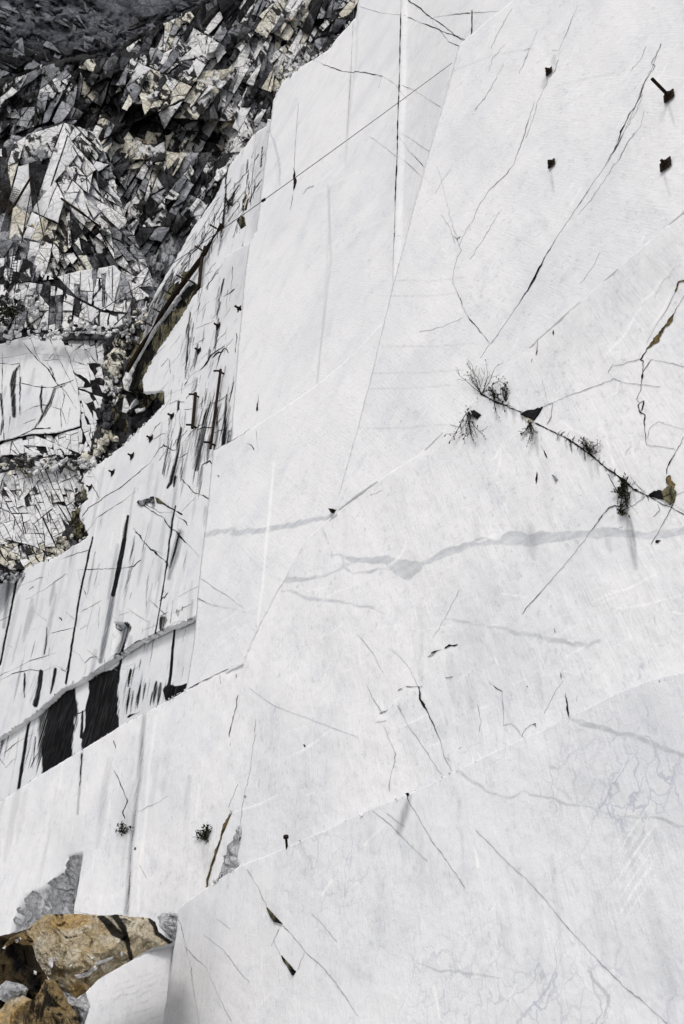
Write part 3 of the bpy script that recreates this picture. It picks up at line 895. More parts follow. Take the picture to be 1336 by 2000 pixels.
for pts, w, v in (([(261, 1045), (256, 1080), (249, 1130), (240, 1165)], [5, 6, 6, 3], .55), ([(92, 1226), (90, 1250), (87, 1278)], [3, 4, 3], 1.2), ([(48, 1316), (49, 1335), (47, 1362)], [4, 5, 3], 1.0),
                  ([(80, 1312), (76, 1340), (69, 1376)], [10, 10, 12], .85), ([(108, 1308), (103, 1335), (98, 1354)], [9, 8, 5], .8), ([(290, 1110), (287, 1150), (285, 1200)], [6, 7, 4], .5), ([(311, 1110), (310, 1140)], [4, 3], .5),
                  ([(371, 610), (369, 650), (365, 700), (362, 740)], [3, 4, 4, 2], 1.0), ([(437, 545), (433, 560), (431, 580)], [4, 5, 2], 1.0), ([(430, 590), (426, 610), (424, 625)], [3, 4, 2], .9),
                  ([(412, 786), (404, 812), (396, 850), (390, 885), (385, 918)], [5, 11, 12, 12, 9], 0.72), ([(442, 772), (440, 820), (436, 872)], [5, 8, 9], .75), ([(425, 800), (424, 840), (418, 880)], [4, 5, 5], .8),
                  ([(390, 838), (386, 880), (378, 915)], [5, 7, 5], .65), ([(341, 800), (330, 850), (322, 905), (318, 925)], [2, 4, 5, 5], .7), ([(330, 885), (322, 905), (319, 928)], [7, 9, 4], .6),
                  ([(350, 880), (344, 905), (333, 942), (326, 952)], [4, 7, 8, 6], .8), ([(357, 875), (358, 900), (356, 925)], [4, 5, 3], .65), ([(365, 860), (360, 900)], [3, 3], .6), ([(344, 932), (340, 950)], [7, 5], .9),
                  ([(349, 785), (349, 800)], [7, 6], 1.2), ([(457, 735), (452, 765), (448, 785)], [3, 5, 4], .8), ([(405, 690), (385, 712)], [3, 2], .7), ([(410, 685), (404, 712)], [9, 3], .65), ([(372, 660), (368, 740)], [3, 2], .8), ([(352, 700), (346, 750)], [3, 2], .5),
                  ([(247, 1225), (240, 1250), (228, 1272)], [20, 18, 16], .75), ([(320, 1212), (316, 1228)], [17, 12], .7), ([(305, 1300), (303, 1330)], [3, 2], .5), ([(325, 1098), (330, 1108)], [6, 3], .9),
                  ([(283, 1255), (281, 1262)], [3, 3], .8), ([(349, 1195), (348, 1204)], [10, 6], .6)):
    F7.stroke('stain', pts, w, min(v, .92), 4.5, jit=2)
F7.area('grey', [(224, 1217), (249, 1220), (243, 1245), (238, 1272), (219, 1274), (226, 1245)], 1.0, 4)
F7.area('h', [(224, 1217), (249, 1220), (238, 1272), (219, 1274)], -0.25, 5)
for x, y, L, w, v in ((398, 800, 110, 22, .42), (432, 790, 80, 16, .45), (372, 850, 60, 16, .4), (330, 880, 60, 18, .42), (448, 780, 90, 12, .5), (352, 890, 60, 14, .45), (412, 700, 40, 20, .4), (380, 700, 60, 14, .35), (340, 1060, 60, 20, .4), (246, 1060, 150, 26, .22),
                      (182, 1060, 120, 14, .25), (30, 1150, 120, 22, .22), (70, 1320, 60, 20, .4), (232, 1230, 60, 26, .5), (262, 1060, 130, 12, .42), (300, 1090, 100, 16, .35), (210, 1230, 70, 16, .35), (365, 640, 90, 10, .4), (120, 1120, 140, 10, .2), (404, 560, 80, 10, .35), (428, 560, 60, 10, .5), (392, 850, 70, 16, .6), (410, 850, 60, 10, .6), (345, 895, 50, 12, .6), (440, 800, 70, 10, .6), (150, 1090, 180, 8, .3), (60, 1180, 160, 10, .3), (290, 1020, 80, 10, .4), (372, 1060, 120, 12, .3)):
    F7.run(x, y, L, w, v, 'stain')
for i in range(64):
    t = random.random()
    x, y = random.choice([(random.uniform(345, 450), random.uniform(560, 860)), (random.uniform(385, 450), random.uniform(740, 870)), (random.uniform(315, 410), random.uniform(820, 920))])
    F7.run(x, y, random.uniform(25, 90), random.uniform(3, 10), random.uniform(.34, .66), 'stain')
for i in range(46):
    x, y = random.uniform(0, 390), random.uniform(1000, 1380)
    F7.run(x, y, random.uniform(25, 120), random.uniform(2, 9), random.uniform(.28, .5), 'stain')
for i in range(26):
    F7L.run(random.uniform(236, 372), random.uniform(1230, 1330), random.uniform(25, 80), random.uniform(2, 6), random.uniform(.35, .7), 'stain')
for i in range(20):
    F7L.run(random.uniform(0, 110), random.uniform(1370, 1440), random.uniform(40, 120), random.uniform(2, 7), random.uniform(.35, .65), 'stain')
DG = [(985, 792), (1020, 806), (1077, 842), (1110, 858), (1140, 878), (1180, 910), (1208, 930), (1238, 957), (1266, 968)]
for i in range(34):
    t = random.random() * 8; k = int(t)
    x = DG[k][0] + (DG[k + 1][0] - DG[k][0]) * (t - k); y = DG[k][1] + (DG[k + 1][1] - DG[k][1]) * (t - k)
    F3.run(x, y - 2, random.uniform(8, 34), random.uniform(3, 7), random.uniform(.3, .7), random.choice(['stain', 'grey', 'grey']))
F7.area('grey', [(440, 515), (500, 470), (500, 560), (450, 620), (420, 640)], 0.16, 30)
for i in range(60):
    x, y = random.uniform(0, 420), random.uniform(900, 1330)
    F7.run(x, y, random.uniform(30, 160), random.uniform(2, 9), random.uniform(.12, .5), 'grey')
for i in range(26):
    x = random.uniform(330, 450); y = random.uniform(600, 860)
    F7.run(x, y, random.uniform(20, 70), random.uniform(2, 5), random.uniform(.3, .75), 'stain')
for i in range(30):
    x, y = random.uniform(150, 420), random.uniform(780, 1250); L = random.uniform(20, 90)
    F7.stroke('scratch', [(x, y), (x - L * .15, y + L)], 1.5, random.uniform(.2, .7), 3)
F7.stroke('ochre', [(290, 905), (278, 930)], 6, .45, 8)
F7.stroke('ochre', [(276, 945), (262, 965)], 10, .42, 10)
# ---- F7L
F7L.area('stain', [(106, 1352), (151, 1328), (150, 1405), (141, 1484), (82, 1514), (76, 1470), (92, 1396)], .98, 12, 7)
F7L.area('stain', [(175, 1322), (232, 1300), (234, 1428), (160, 1470), (170, 1370)], 1.05, 7, 5)
F7L.area('stain', [(74, 1400), (100, 1370), (95, 1440), (70, 1520)], 0.7, 10)
F7L.stroke('stain', [(58, 1405), (48, 1470), (36, 1545)], [6, 7, 7], 1.0, 5)
F7L.stroke('stain', [(40, 1420), (30, 1490), (16, 1560)], [3, 4, 5], .6, 6)
F7L.stroke('stain', [(70, 1440), (64, 1500)], [4, 3], .8, 4)
F7L.stroke('stain', [(162, 1390), (160, 1440)], [5, 8], .9, 4)
F7L.area('ochre', [(233, 1334), (262, 1338), (300, 1328), (366, 1342), (320, 1378), (280, 1396), (234, 1420)], 0.30, 8)
F7L.area('grey', [(233, 1334), (300, 1330), (366, 1342), (320, 1378), (234, 1420)], 0.12, 8)
for x, y, L, w, v in ((255, 1345, 55, 5, .9), (262, 1350, 50, 5, .7), (275, 1340, 45, 6, .8), (285, 1335, 40, 5, .75), (306, 1332, 46, 8, .7), (314, 1334, 46, 8, .75), (250, 1350, 60, 3, .6), (270, 1355, 40, 4, .6), (298, 1350, 30, 4, .7)):
    F7L.run(x, y, L, w, v, 'stain')
F7L.area('stain', [(318, 1346), (328, 1334), (342, 1340), (366, 1334), (364, 1350), (338, 1362), (324, 1372)], 1.1, 5)  # triangular recess: its shade painted flat black
F7L.stroke('stain', [(343, 1218), (337, 1270), (330, 1338)], [3, 5, 5], 1.4, 3)
F7L.stroke('stain', [(300, 1238), (295, 1280), (290, 1310)], [2, 2, 1], 0.9, 3)
for x, y, L, w, v in ((238, 1278, 60, 5, 1.0), (256, 1307, 35, 6, .8), (262, 1306, 20, 4, .6), (20, 1400, 60, 5, .4)):
    F7L.run(x, y, L, w, v, 'stain')
# ---- F8
for i in range(28):
    x = random.uniform(430, 510); y = random.uniform(280, 470)
    F8.run(x, y, random.uniform(15, 60), random.uniform(2, 6), random.uniform(.3, .8), 'stain')
for i in range(34):
    t = random.random()
    x = 500 - t * 215 + random.uniform(-20, 40); y = 290 + t * 330 + random.uniform(-20, 20)
    F8.run(x, y, random.uniform(10, 50), random.uniform(2, 5), random.uniform(.25, .6), 'grey')
F8.area('stain', [(340, 515), (312, 560), (292, 600), (270, 680), (245, 742), (262, 705), (300, 640), (345, 580)], .62, 10)
F8.area('grey', [(500, 260), (530, 240), (530, 440), (490, 470)], 0.25, 12)
F8.stroke('stain', [(442, 334), (440, 380), (435, 435)], [2, 3, 5], 0.9, 3)
F8.stroke('stain', [(440, 400), (432, 470), (425, 500)], [6, 9, 4], 0.6, 5)
F8.stroke('stain', [(512, 285), (509, 326)], 3, 1.0, 3)
# ---- FO
FO.h += facets(FO.P[:, 0], FO.P[:, 1], 22, 70, 2.0, 4)[0] * 0.25
FO.area('dark', [(368, 541), (383, 550), (376, 576), (352, 600), (340, 600), (350, 560)], 0.5, 8)
FO.area('dark', [(285, 670), (300, 690), (262, 760), (240, 770), (250, 720)], 0.55, 10)

for f in (F4, F3, F2, F5, F1, F6, F7, F7L, F8, FO):
    f.build()

# ------------------------------------------------------------------ cracks in the sawn faces
C = lambda f, pts, w=1.5, mat='crack', **k: crack(f, pts, w, mat, **k)
# pillar
C(F1, [(784, -10), (780, 150), (776, 300), (771, 450), (768, 512)], [1.5, 1.8, 2.0, 1.8, 1.2], jit=0.5, name="saw_joint")
C(F1, [(768, 512), (767, 570)], .8, 'hair', jit=.3)
C(F1, [(612, 117), (640, 128), (665, 137), (683, 139), (720, 143), (747, 148)], [1.6, 1.8, 1.2, .9, 1.6, .8])
C(F1, [(582, 200), (576, 270), (573, 325)], .8, 'hair', jit=.4)
C(F1, [(573, 325), (573, 345), (575, 356), (572, 372)], [1.5, 4, 5, 1.5])
C(F1, [(570, 380), (568, 395), (565, 410)], [1, 2.4, 1.4])
C(F1, [(790, -5), (810, 8), (838, 31), (860, 45), (885, 66), (905, 76)], 1.6)
C(F1, [(788, 29), (830, 45), (860, 58), (908, 75)], 1.4)
C(F1, [(836, 33), (860, 27), (915, 21)], 1.4)
C(F1, [(840, 38), (858, 60), (872, 78), (905, 88)], 1.0)
C(F1, [(917, 15), (917, 45), (915, 78)], [1.6, 2.2, 1.4], jit=.5)
C(F1, [(700, 12), (740, 25), (785, 30)], .8, 'hair')
C(F1, [(915, 21), (990, 17)], .9, 'hair')
C(F1, [(781, 165), (805, 172), (830, 190), (857, 206)], 1.2)
C(F1, [(778, 265), (793, 290), (812, 310), (834, 333)], 1.1)
C(F1, [(781, 258), (805, 272), (842, 298)], .9, 'hair')
C(F1, [(775, 303), (800, 322), (822, 345)], .9, 'hair')
C(F1, [(720, 265), (745, 283), (775, 306)], .9, 'hair')
C(F1, [(745, 148), (772, 164), (790, 190)], .9, 'hair')
C(F1, [(745, 148), (738, 172)], .7, 'hair')
C(F1, [(690, 0), (683, 140), (676, 260)], .7, 'hair', jit=.4)
C(F1, [(502, 768), (499, 802)], [1.2, 3.0])
C(F1, [(536, 315), (540, 350)], [1, 2.5], 'hair')
C(F1, [(590, 378), (600, 366), (612, 360)], 1.1, 'hair')
C(F1, [(490, 838), (560, 834), (690, 828)], .8, 'hair')
# upper slab
C2 = lambda pts, w=1.5, mat='crack', **k: crack(F2, pts, w * .68 if isinstance(w, (int, float)) else [q * .68 for q in w], mat, **{'jit': 2.6, **k})
C2([(1292, 85), (1277, 130), (1260, 165), (1245, 200), (1231, 230), (1217, 263), (1190, 312), (1160, 356), (1135, 395), (1110, 432), (1085, 470), (1068, 498), (1050, 535), (1036, 560), (1018, 588), (985, 636), (958, 672)],
  [1, 1.2, 1.2, 1.4, 1.4, 1.6, 1.6, 1.6, 2, 1.6, 1.4, 1.6, 4.5, 3.5, 1.4, 1.0, .8], jit=1.2)
C2([(1286, 100), (1274, 126), (1281, 130), (1265, 155), (1258, 172), (1252, 190), (1242, 206), (1228, 224), (1219, 246), (1212, 262), (1206, 280)], [.9, .9, .9, 1.2, 3, 1.4, 1, 2.2, 4, 3.5, 1.4])
C2([(1258, 186), (1240, 222), (1222, 252)], .7, 'hair')
C2([(1206, 280), (1196, 300), (1186, 314)], [1.2, 3, 1])
C2([(1260, 216), (1250, 250), (1238, 262), (1222, 285), (1210, 310), (1200, 322)], [.7, .8, 1, 1.4, 2.6, 1], 'hair')
C2([(1200, 320), (1170, 370), (1130, 420)], .8, 'hair')
C2([(1045, 200), (1032, 240), (1012, 300), (1005, 322), (985, 345), (958, 368), (937, 400), (920, 436), (905, 462), (898, 482), (902, 490), (893, 502), (886, 530), (884, 552), (895, 575), (903, 600), (922, 628), (945, 655), (956, 672), (938, 700)],
  [.8, .9, 1, 1, 1.1, 1.1, 1.2, 1.2, 1.8, 3, 3.2, 3, 1.8, 2.2, 2.4, 2.2, 1.8, 1.8, 1.6, 1])
C2([(855, 325), (868, 370), (875, 400), (880, 425), (890, 455), (898, 482)], .8, 'hair')
C2([(862, 420), (880, 445), (890, 478)], .9, 'hair')
C2([(885, 460), (893, 470), (900, 462)], 1.2)
C2([(1078, 100), (1092, 100), (1110, 60), (1130, 10)], 1.0, 'hair')
C2([(1092, 118), (1085, 140), (1074, 153)], 1.1)
C2([(1072, 155), (1060, 185), (1050, 200), (1046, 220), (1036, 250), (1026, 270)], 1.0, 'hair')
C2([(1024, 100), (1034, 95), (1030, 110), (1015, 145)], 1.0, 'hair')
C2([(928, 215), (948, 190), (960, 170), (985, 125)], [2, 1, .9, .7], 'hair')
C2([(1000, 15), (975, 60), (960, 95)], .7, 'hair')
C2([(1050, 60), (1038, 90), (1025, 115)], .8, 'hair')
for i in range(6):
    x, y = random.uniform(880, 1330), random.uniform(20, 560); L = random.uniform(30, 110)
    C2([(x, y), (x - L * .33 + random.uniform(-8, 8), y + L * .5), (x - L * .62, y + L)], .55, 'hair')
C2([(905, 620), (860, 640), (820, 650)], .6, 'hair')
# middle face, right side
C(F3, [(1340, 548), (1326, 550), (1321, 563), (1317, 570)], [3.5, 3, 2.5, 4], 'rustcrack')
C(F3, [(1318, 566), (1300, 605), (1272, 650), (1262, 668)], .8, 'hair')
C(F3, [(1340, 572), (1333, 581), (1325, 595), (1317, 608), (1309, 622), (1303, 632), (1297, 637), (1288, 654), (1280, 664), (1273, 670), (1261, 683)], [1.5, 2.5, 4, 9, 10, 7, 3, 9, 11, 6, 2], 'rustcrack', rag=.35, name="rusty_crack")
C(F3, [(1262, 682), (1254, 697), (1250, 702), (1257, 705), (1254, 738), (1250, 765), (1245, 778), (1241, 779)], [2.2, 2, 2, 2.4, 2.6, 2.6, 3, 4])
C(F3, [(1243, 778), (1250, 788), (1247, 791), (1251, 806), (1261, 811), (1260, 828), (1263, 848), (1265, 870), (1285, 873), (1300, 874), (1322, 880)], [3, 1.8, 2.4, 5, 2.4, 3, 3.4, 2.6, 2.6, 1.4, .8])
C(F3, [(1250, 788), (1259, 783), (1256, 795), (1251, 808)], [1.5, 2.4, 2.8, 3])
C(F3, [(1256, 726), (1272, 702)], 1.1)
C(F3, [(1250, 701), (1228, 706), (1217, 712), (1197, 713), (1188, 728)], .9, 'hair')
C(F3, [(1262, 698), (1266, 700), (1300, 707), (1345, 719)], [2.5, 1, .9, .8], 'hair')
C(F3, [(1189, 745), (1198, 739), (1222, 748), (1252, 751), (1290, 756)], .7, 'hair')
C(F3, [(1265, 860), (1272, 838), (1289, 824), (1340, 840)], .7, 'hair')
C(F3, [(1060, 795), (1084, 786), (1120, 770), (1155, 757), (1190, 742)], .9, 'hair')
C(F3, [(1060, 742), (1070, 790), (1081, 788), (1078, 815), (1068, 830)], [.6, 1.2, .9, 1.8, 1.2], 'hair')
C(F3, [(1345, 846), (1335, 858), (1321, 890), (1310, 906), (1304, 918), (1304, 928)], [1.6, 1.6, 1.8, 2, 2, 1])
C(F3, [(940, 770), (965, 784), (985, 792), (1012, 803), (1020, 806)], [3, 3.5, 2.4, 2, 2])
C(F3, [(1045, 826), (1062, 834), (1077, 842), (1092, 849), (1110, 858), (1123, 866), (1140, 878), (1160, 893), (1180, 910), (1192, 920), (1208, 930), (1225, 944), (1238, 957), (1266, 968)],
  [3, 2.6, 3.4, 2.2, 2.4, 3.4, 2.4, 3.4, 2.8, 3.6, 3.4, 6, 3, 2.4], brk=False)
C(F3, [(1266, 968), (1292, 984), (1310, 990), (1345, 1010)], [3, 4, 2, 1.2])
C(F3, [(1262, 969), (1246, 982), (1238, 988), (1222, 995), (1213, 1003)], [2, 3, 3, 4, 4])
C(F3, [(1188, 926), (1200, 948), (1215, 970), (1232, 986), (1248, 1004)], 1.3)
C(F3, [(1215, 990), (1200, 988), (1190, 993), (1172, 1015), (1140, 1060), (1100, 1105), (1060, 1150), (1020, 1200)], [2.2, 1.6, 1.4, 1.2, 1.1, 1, 1, .8])
C(F3, [(1316, 985), (1300, 1012), (1288, 1030), (1270, 1062)], [2.4, 1.8, 1.3, .8])
C(F3, [(1285, 985), (1290, 997), (1276, 1010)], .9)
C(F3, [(1232, 930), (1247, 950), (1262, 962)], .9)
C(F3, [(1312, 978), (1325, 965), (1345, 955)], [3, 3, 2])
C(F3, [(1318, 985), (1345, 1004)], 1.4)
C(F3, [(1050, 662), (1049, 680), (1047, 694)], [2.2, 1.4, 1.6])
C(F3, [(1040, 700), (1039, 708)], [2.5, 2.5]); C(F3, [(1082, 645), (1082, 655)], [2.5, 3])
C(F3, [(1050, 922), (1049, 935), (1048, 946)], [2, 4, 1.5])
C(F3, [(1057, 870), (1064, 882), (1071, 896)], [2, 3, 1.5])
C(F3, [(880, 830), (905, 838), (925, 812)], .9, 'hair')
C(F3, [(1288, 1054), (1278, 1058)], [4, 6])
# middle face, centre
C(F3, [(835, 1283), (843, 1279), (852, 1272)], [1.5, 4, 2], 'hair')
C(F3, [(841, 1276), (850, 1272), (862, 1268)], [2, 5, 1.5]); C(F3, [(867, 1266), (877, 1260), (886, 1261), (894, 1258)], [2, 5.5, 3, 1])
C(F3, [(762, 1267), (782, 1282), (800, 1304), (808, 1322), (817, 1340)], .9, 'hair')
C(F3, [(795, 1342), (808, 1342), (826, 1340)], [1.5, 2, 2.4]); C(F3, [(778, 1350), (788, 1346)], [2, 2.6], 'hair')
C(F3, [(817, 1340), (821, 1352), (823, 1368), (830, 1381), (838, 1396), (846, 1412), (852, 1428), (862, 1450), (870, 1478), (886, 1506)], [2.5, 3.5, 5, 3.5, 1.6, 3, 2, 1.4, 1.6, 1.8])
C(F3, [(716, 1335), (726, 1360), (742, 1385), (748, 1394)], 1.1, 'hair')
C(F3, [(742, 1394), (750, 1391), (759, 1386)], [4, 4, 2], 'hair'); C(F3, [(734, 1412), (748, 1411), (759, 1409)], [1, 3, 6])
C(F3, [(752, 1420), (764, 1448), (774, 1472), (769, 1500), (762, 1530), (761, 1546)], [.8, .8, .9, 1.2, 2.4, .8], 'hair')
C(F3, [(778, 1378), (800, 1420), (836, 1470), (852, 1495), (866, 1514)], 1.0, 'hair')
C(F3, [(955, 1332), (968, 1343), (981, 1350)], [1.4, 1.8, 3])
C(F3, [(981, 1350), (982, 1385), (983, 1417)], .9, 'hair')
C(F3, [(983, 1417), (998, 1413), (1012, 1425), (1022, 1440), (1028, 1424), (1037, 1416), (1047, 1414), (1049, 1421)], [1.6, 2.2, 1.6, 1.6, 2.6, 3, 4.5, 2])
C(F3, [(1105, 1354), (1109, 1375), (1110, 1402)], [1.5, 3.6, 2]); C(F3, [(1096, 1314), (1098, 1326)], [2, 4], 'hair')
C(F3, [(935, 1377), (940, 1405), (939, 1430)], [1.2, 2.4, 1.2], 'hair')
C(F3, [(870, 1323), (885, 1322)], 1.4); C(F3, [(899, 1464), (904, 1460)], [3, 4], 'hair'); C(F3, [(1028, 1340), (1030, 1341)], [3, 3]); C(F3, [(1083, 1226), (1084, 1236)], [2, 4], 'hair')
C(F3, [(700, 1240), (730, 1275), (748, 1312)], .8, 'hair')
C(F3, [(366, 1346), (400, 1328), (430, 1313), (470, 1292)], [1, 1.4, 1.6, 1.2], rag=.95)
C(F3, [(429, 1318), (431, 1336)], [3.4, 1.5]); C(F3, [(461, 1316), (461, 1323)], [3, 2], 'hair')
C(F3, [(466, 1358), (458, 1395), (450, 1428), (449, 1440)], [.9, 1, 1.6, 1.2]); C(F3, [(450, 1450), (450, 1458)], [3, 2], 'rustcrack')
C(F3, [(500, 1405), (490, 1500), (478, 1555), (472, 1610)], .7, 'hair')
C(F3, [(594, 1454), (597, 1459)], [3, 3])
C(F3, [(490, 1345), (540, 1380), (700, 1440)], .5, 'hair')
for i in range(5):
    x, y = random.uniform(560, 1320), random.uniform(820, 1480); L = random.uniform(20, 110); a = R(random.choice([45, 60, 75, 100, 120, -20, 10]))
    C(F3, [(x, y), (x + math.cos(a) * L * .5 + random.uniform(-5, 5), y + math.sin(a) * L * .5), (x + math.cos(a) * L, y + math.sin(a) * L)], .5, 'hair')
# middle face, left foot
C(F3, [(466, 1532), (461, 1545), (455, 1562), (448, 1578)], [2.2, 1.4, 1.5, 2]); C(F3, [(482, 1555), (479, 1558)], [3, 3], 'hair')
C(F3, [(452, 1582), (445, 1603), (436, 1628), (430, 1648), (420, 1676), (410, 1702), (403, 1736)], [4, 7, 7, 9, 8, 7, 3], 'rustcrack', rag=.4, name="rusty_crack")
C(F3, [(455, 1584), (438, 1625), (423, 1668), (408, 1708), (403, 1736)], [1, 1.4, 2, 3, 2])
C(F3, [(222, 1446), (226, 1462)], 1.4); C(F3, [(222, 1504), (232, 1522), (246, 1555), (250, 1565), (240, 1588), (245, 1600)], [2.4, 1.2, 1.2, 1.6, 2, 1], rag=.9)
C(F3, [(270, 1585), (310, 1568), (330, 1555)], .7, 'hair')
C(F3, [(265, 1655), (264, 1660)], [3, 3]); C(F3, [(273, 1690), (280, 1705), (286, 1716)], [2, 1, .8], 'hair')
C(F3, [(145, 1780), (180, 1788)], .8, 'hair')
C(F3, [(160, 1471), (158, 1500), (155, 1535)], [2.8, 2.2, 1.2])
# lowest face
C(F4, [(482, 1697), (503, 1730), (520, 1770)], [1.1, 1, 1.2], 'hair')
C(F4, [(550, 1805), (575, 1832), (600, 1861), (632, 1890), (655, 1920), (700, 1985)], 1.1, 'hair')
C(F4, [(545, 1812), (540, 1826), (530, 1848)], 1.0, 'hair'); C(F4, [(534, 1836), (548, 1866)], .8, 'hair'); C(F4, [(596, 1860), (580, 1895)], .7, 'hair')
C(F4, [(794, 1553), (799, 1550)], [6, 4]); C(F4, [(796, 1556), (800, 1568), (812, 1588), (825, 1612)], [3.4, 2, 2.2, 1.4]); C(F4, [(825, 1612), (845, 1645), (875, 1685), (910, 1735)], 1.0, 'hair')
C(F4, [(728, 1583), (765, 1612), (800, 1650), (835, 1682)], [.9, .9, 1.3, .9], 'hair'); C(F4, [(756, 1588), (790, 1614)], .8, 'hair'); C(F4, [(774, 1622), (788, 1634)], [1.4, 1.6], 'rustcrack')
C(F4, [(930, 1620), (975, 1668), (1010, 1702), (1024, 1712), (1060, 1750), (1110, 1812), (1150, 1856), (1180, 1888), (1225, 1932), (1262, 1962), (1310, 2005)], [.7, .9, 1.3, 1.1, 1.4, 1.5, 1.1, 1.3, 1.1, 1.2, 1.3], 'hair')
C(F4, [(345, 1787), (357, 1822), (364, 1845), (372, 1880), (380, 1930), (392, 2005)], 1.1, 'hair'); C(F4, [(362, 1848), (380, 1868), (405, 1888), (425, 1935), (455, 1995)], 1.1, 'hair')
C(F4, [(400, 1826), (440, 1855), (460, 1885), (490, 1920)], .7, 'hair'); C(F4, [(425, 1795), (452, 1815)], .7, 'hair'); C(F4, [(610, 1785), (635, 1808), (660, 1840)], .7, 'hair'); C(F4, [(870, 1480), (905, 1495)], .6, 'hair')
for i in range(0):
    x, y = random.uniform(420, 1250), random.uniform(1640, 1960); L = random.uniform(30, 130); a = R(random.choice([45, 50, 55, 130, 80]))
    C(F4, [(x, y), (x + math.cos(a) * L * .5 + random.uniform(-4, 4), y + math.sin(a) * L * .5), (x + math.cos(a) * L, y + math.sin(a) * L)], .5, 'hair')
# face under the pillar
C(F5, [(416, 880), (450, 863), (490, 838)], [.8, 1, 1], 'hair'); C(F5, [(478, 866), (492, 870), (497, 880)], 1.6); C(F5, [(425, 928), (428, 931)], [4, 4])
C(F5, [(500, 838), (505, 885)], .6, 'hair'); C(F5, [(385, 1126), (430, 1155), (480, 1190)], .6, 'hair'); C(F5, [(385, 1168), (405, 1178), (425, 1184)], [1.8, 1.2, .7])
# left stained face
for pts, w in (([(194, 977), (215, 963), (234, 953), (255, 935), (291, 905), (308, 880), (319, 870)], [.8, 1.4, 1.3, 1, .9, 1.6, 2.5]), ([(319, 868), (326, 872), (338, 880), (350, 878), (362, 862), (372, 849), (387, 835), (398, 828), (407, 824)], [3, 2, 2, 2.2, 1.6, 1.6, 1.8, 2, 1.2]),
               ([(279, 986), (295, 998), (304, 1003), (318, 1010), (324, 1020), (332, 1030), (345, 1038), (350, 1046), (366, 1062), (390, 1088)], [2, 1.4, 1.8, 1.6, 1.8, 2, 2.6, 4, 1.2, 1]),
               ([(304, 973), (318, 983), (340, 996), (358, 1006)], [5, 4, 3, 2]), ([(283, 984), (310, 1000), (340, 1002), (362, 1018), (367, 1028)], [1.5, 1.4, 1.6, 2, 1]),
               ([(258, 1030), (275, 1052), (291, 1070), (300, 1076), (325, 1098)], [1.4, 1.6, 2, 4, 1]), ([(262, 1038), (275, 1045)], [1.5, 1.5]), ([(296, 1072), (310, 1078), (325, 1085)], [3, 1.8, .7]),
               ([(355, 935), (367, 947), (382, 964), (398, 968), (409, 975)], [2, 1.4, 1.2, 1.8, 1.6]), ([(355, 1000), (370, 985), (382, 972)], .9), ([(120, 1093), (150, 1080), (176, 1074)], .9),
               ([(149, 1113), (180, 1112), (232, 1110), (260, 1106), (275, 1092)], [.8, 1, 1, 1.4, .7]), ([(152, 1115), (158, 1140), (168, 1162)], [2, 1.4, 1.6]), ([(35, 1146), (60, 1136), (85, 1128)], [.9, 1.6, 1]), ([(50, 1172), (90, 1150), (130, 1120)], .8),
               ([(118, 1305), (128, 1312), (140, 1270)], [2, 1.2, 1]), ([(140, 1270), (155, 1278), (165, 1295), (175, 1284), (190, 1282)], [1.6, 1.4, 1.6, 1.2, 1]), ([(0, 1330), (30, 1314), (60, 1308), (85, 1310), (110, 1300), (125, 1305)], [1, 1, 1.4, 2, 1.6, 1.4]),
               ([(0, 1320), (60, 1290), (110, 1275)], .7), ([(185, 1310), (205, 1295), (220, 1280), (240, 1272), (265, 1255), (302, 1238)], [1.5, 1.8, 2, 1.6, 1.6, 1.6]), ([(302, 1238), (330, 1224), (352, 1214), (378, 1211)], [1.5, 1.4, 1.6, 2.4]),
               ([(224, 1217), (223, 1225), (226, 1228), (240, 1219), (250, 1220), (256, 1229)], [2.2, 3, 2.6, 4, 2, 1]), ([(311, 1204), (320, 1202), (330, 1196)], [1.2, 1.6, 1.4]), ([(318, 1150), (326, 1160), (322, 1170), (330, 1158)], 2.4), ([(322, 1166), (312, 1174)], 1.4),
               ([(116, 1206), (121, 1212)], [3, 3]), ([(340, 1197), (358, 1192), (360, 1185)], [1.6, 2, 1]),
               ([(167, 930), (185, 932)], .8), ([(175, 918), (194, 945), (196, 948)], [1.2, 1.4, .8]), ([(178, 945), (194, 973)], [1.2, 1.6]), ([(165, 1045), (190, 1010), (230, 985), (265, 960)], .9), ([(160, 1010), (175, 990), (200, 975)], .9),
               ([(395, 560), (390, 590), (384, 630)], .9), ([(455, 520), (452, 560), (448, 590)], .9), ([(445, 565), (443, 610)], .7), ([(430, 640), (415, 690), (410, 720)], [2, 1.2, .8]), ([(448, 690), (440, 680), (432, 692), (420, 730)], [2, 1.6, 1.8, 1]),
               ([(360, 755), (372, 735), (395, 720), (412, 695), (440, 676)], [1.2, 1.4, 2.2, 3, 1.2]), ([(330, 770), (360, 758), (380, 745)], .9), ([(455, 765), (430, 782), (410, 790), (388, 797), (360, 800)], [1.6, 1.8, 1.2, .9, .8]),
               ([(330, 790), (345, 783), (362, 786)], .8), ([(418, 845), (440, 838), (455, 820)], 1.2), ([(395, 908), (410, 900), (416, 912)], [2, 2.6, 2]), ([(386, 840), (400, 835), (420, 836)], [1.6, 1.6, 1.2]),
               ([(415, 700), (425, 690), (437, 685)], 2.5), ([(462, 650), (461, 690)], [2.4, 1.2]), ([(306, 640), (309, 660)], .8), ([(330, 700), (334, 730)], .8)):
    C(F7, pts, w)
for i in range(110):
    x, y = random.uniform(310, 465), random.uniform(500, 900); L = random.uniform(8, 46)
    a = R(random.choice([128, 125, 100, 95, 150]) + random.uniform(-8, 8))
    C(F7, [(x, y), (x + math.cos(a) * L * .5 + random.uniform(-2, 2), y + math.sin(a) * L * .5), (x + math.cos(a) * L, y + math.sin(a) * L)], random.uniform(.5, 1.4), random.choice(['crack', 'hair']))
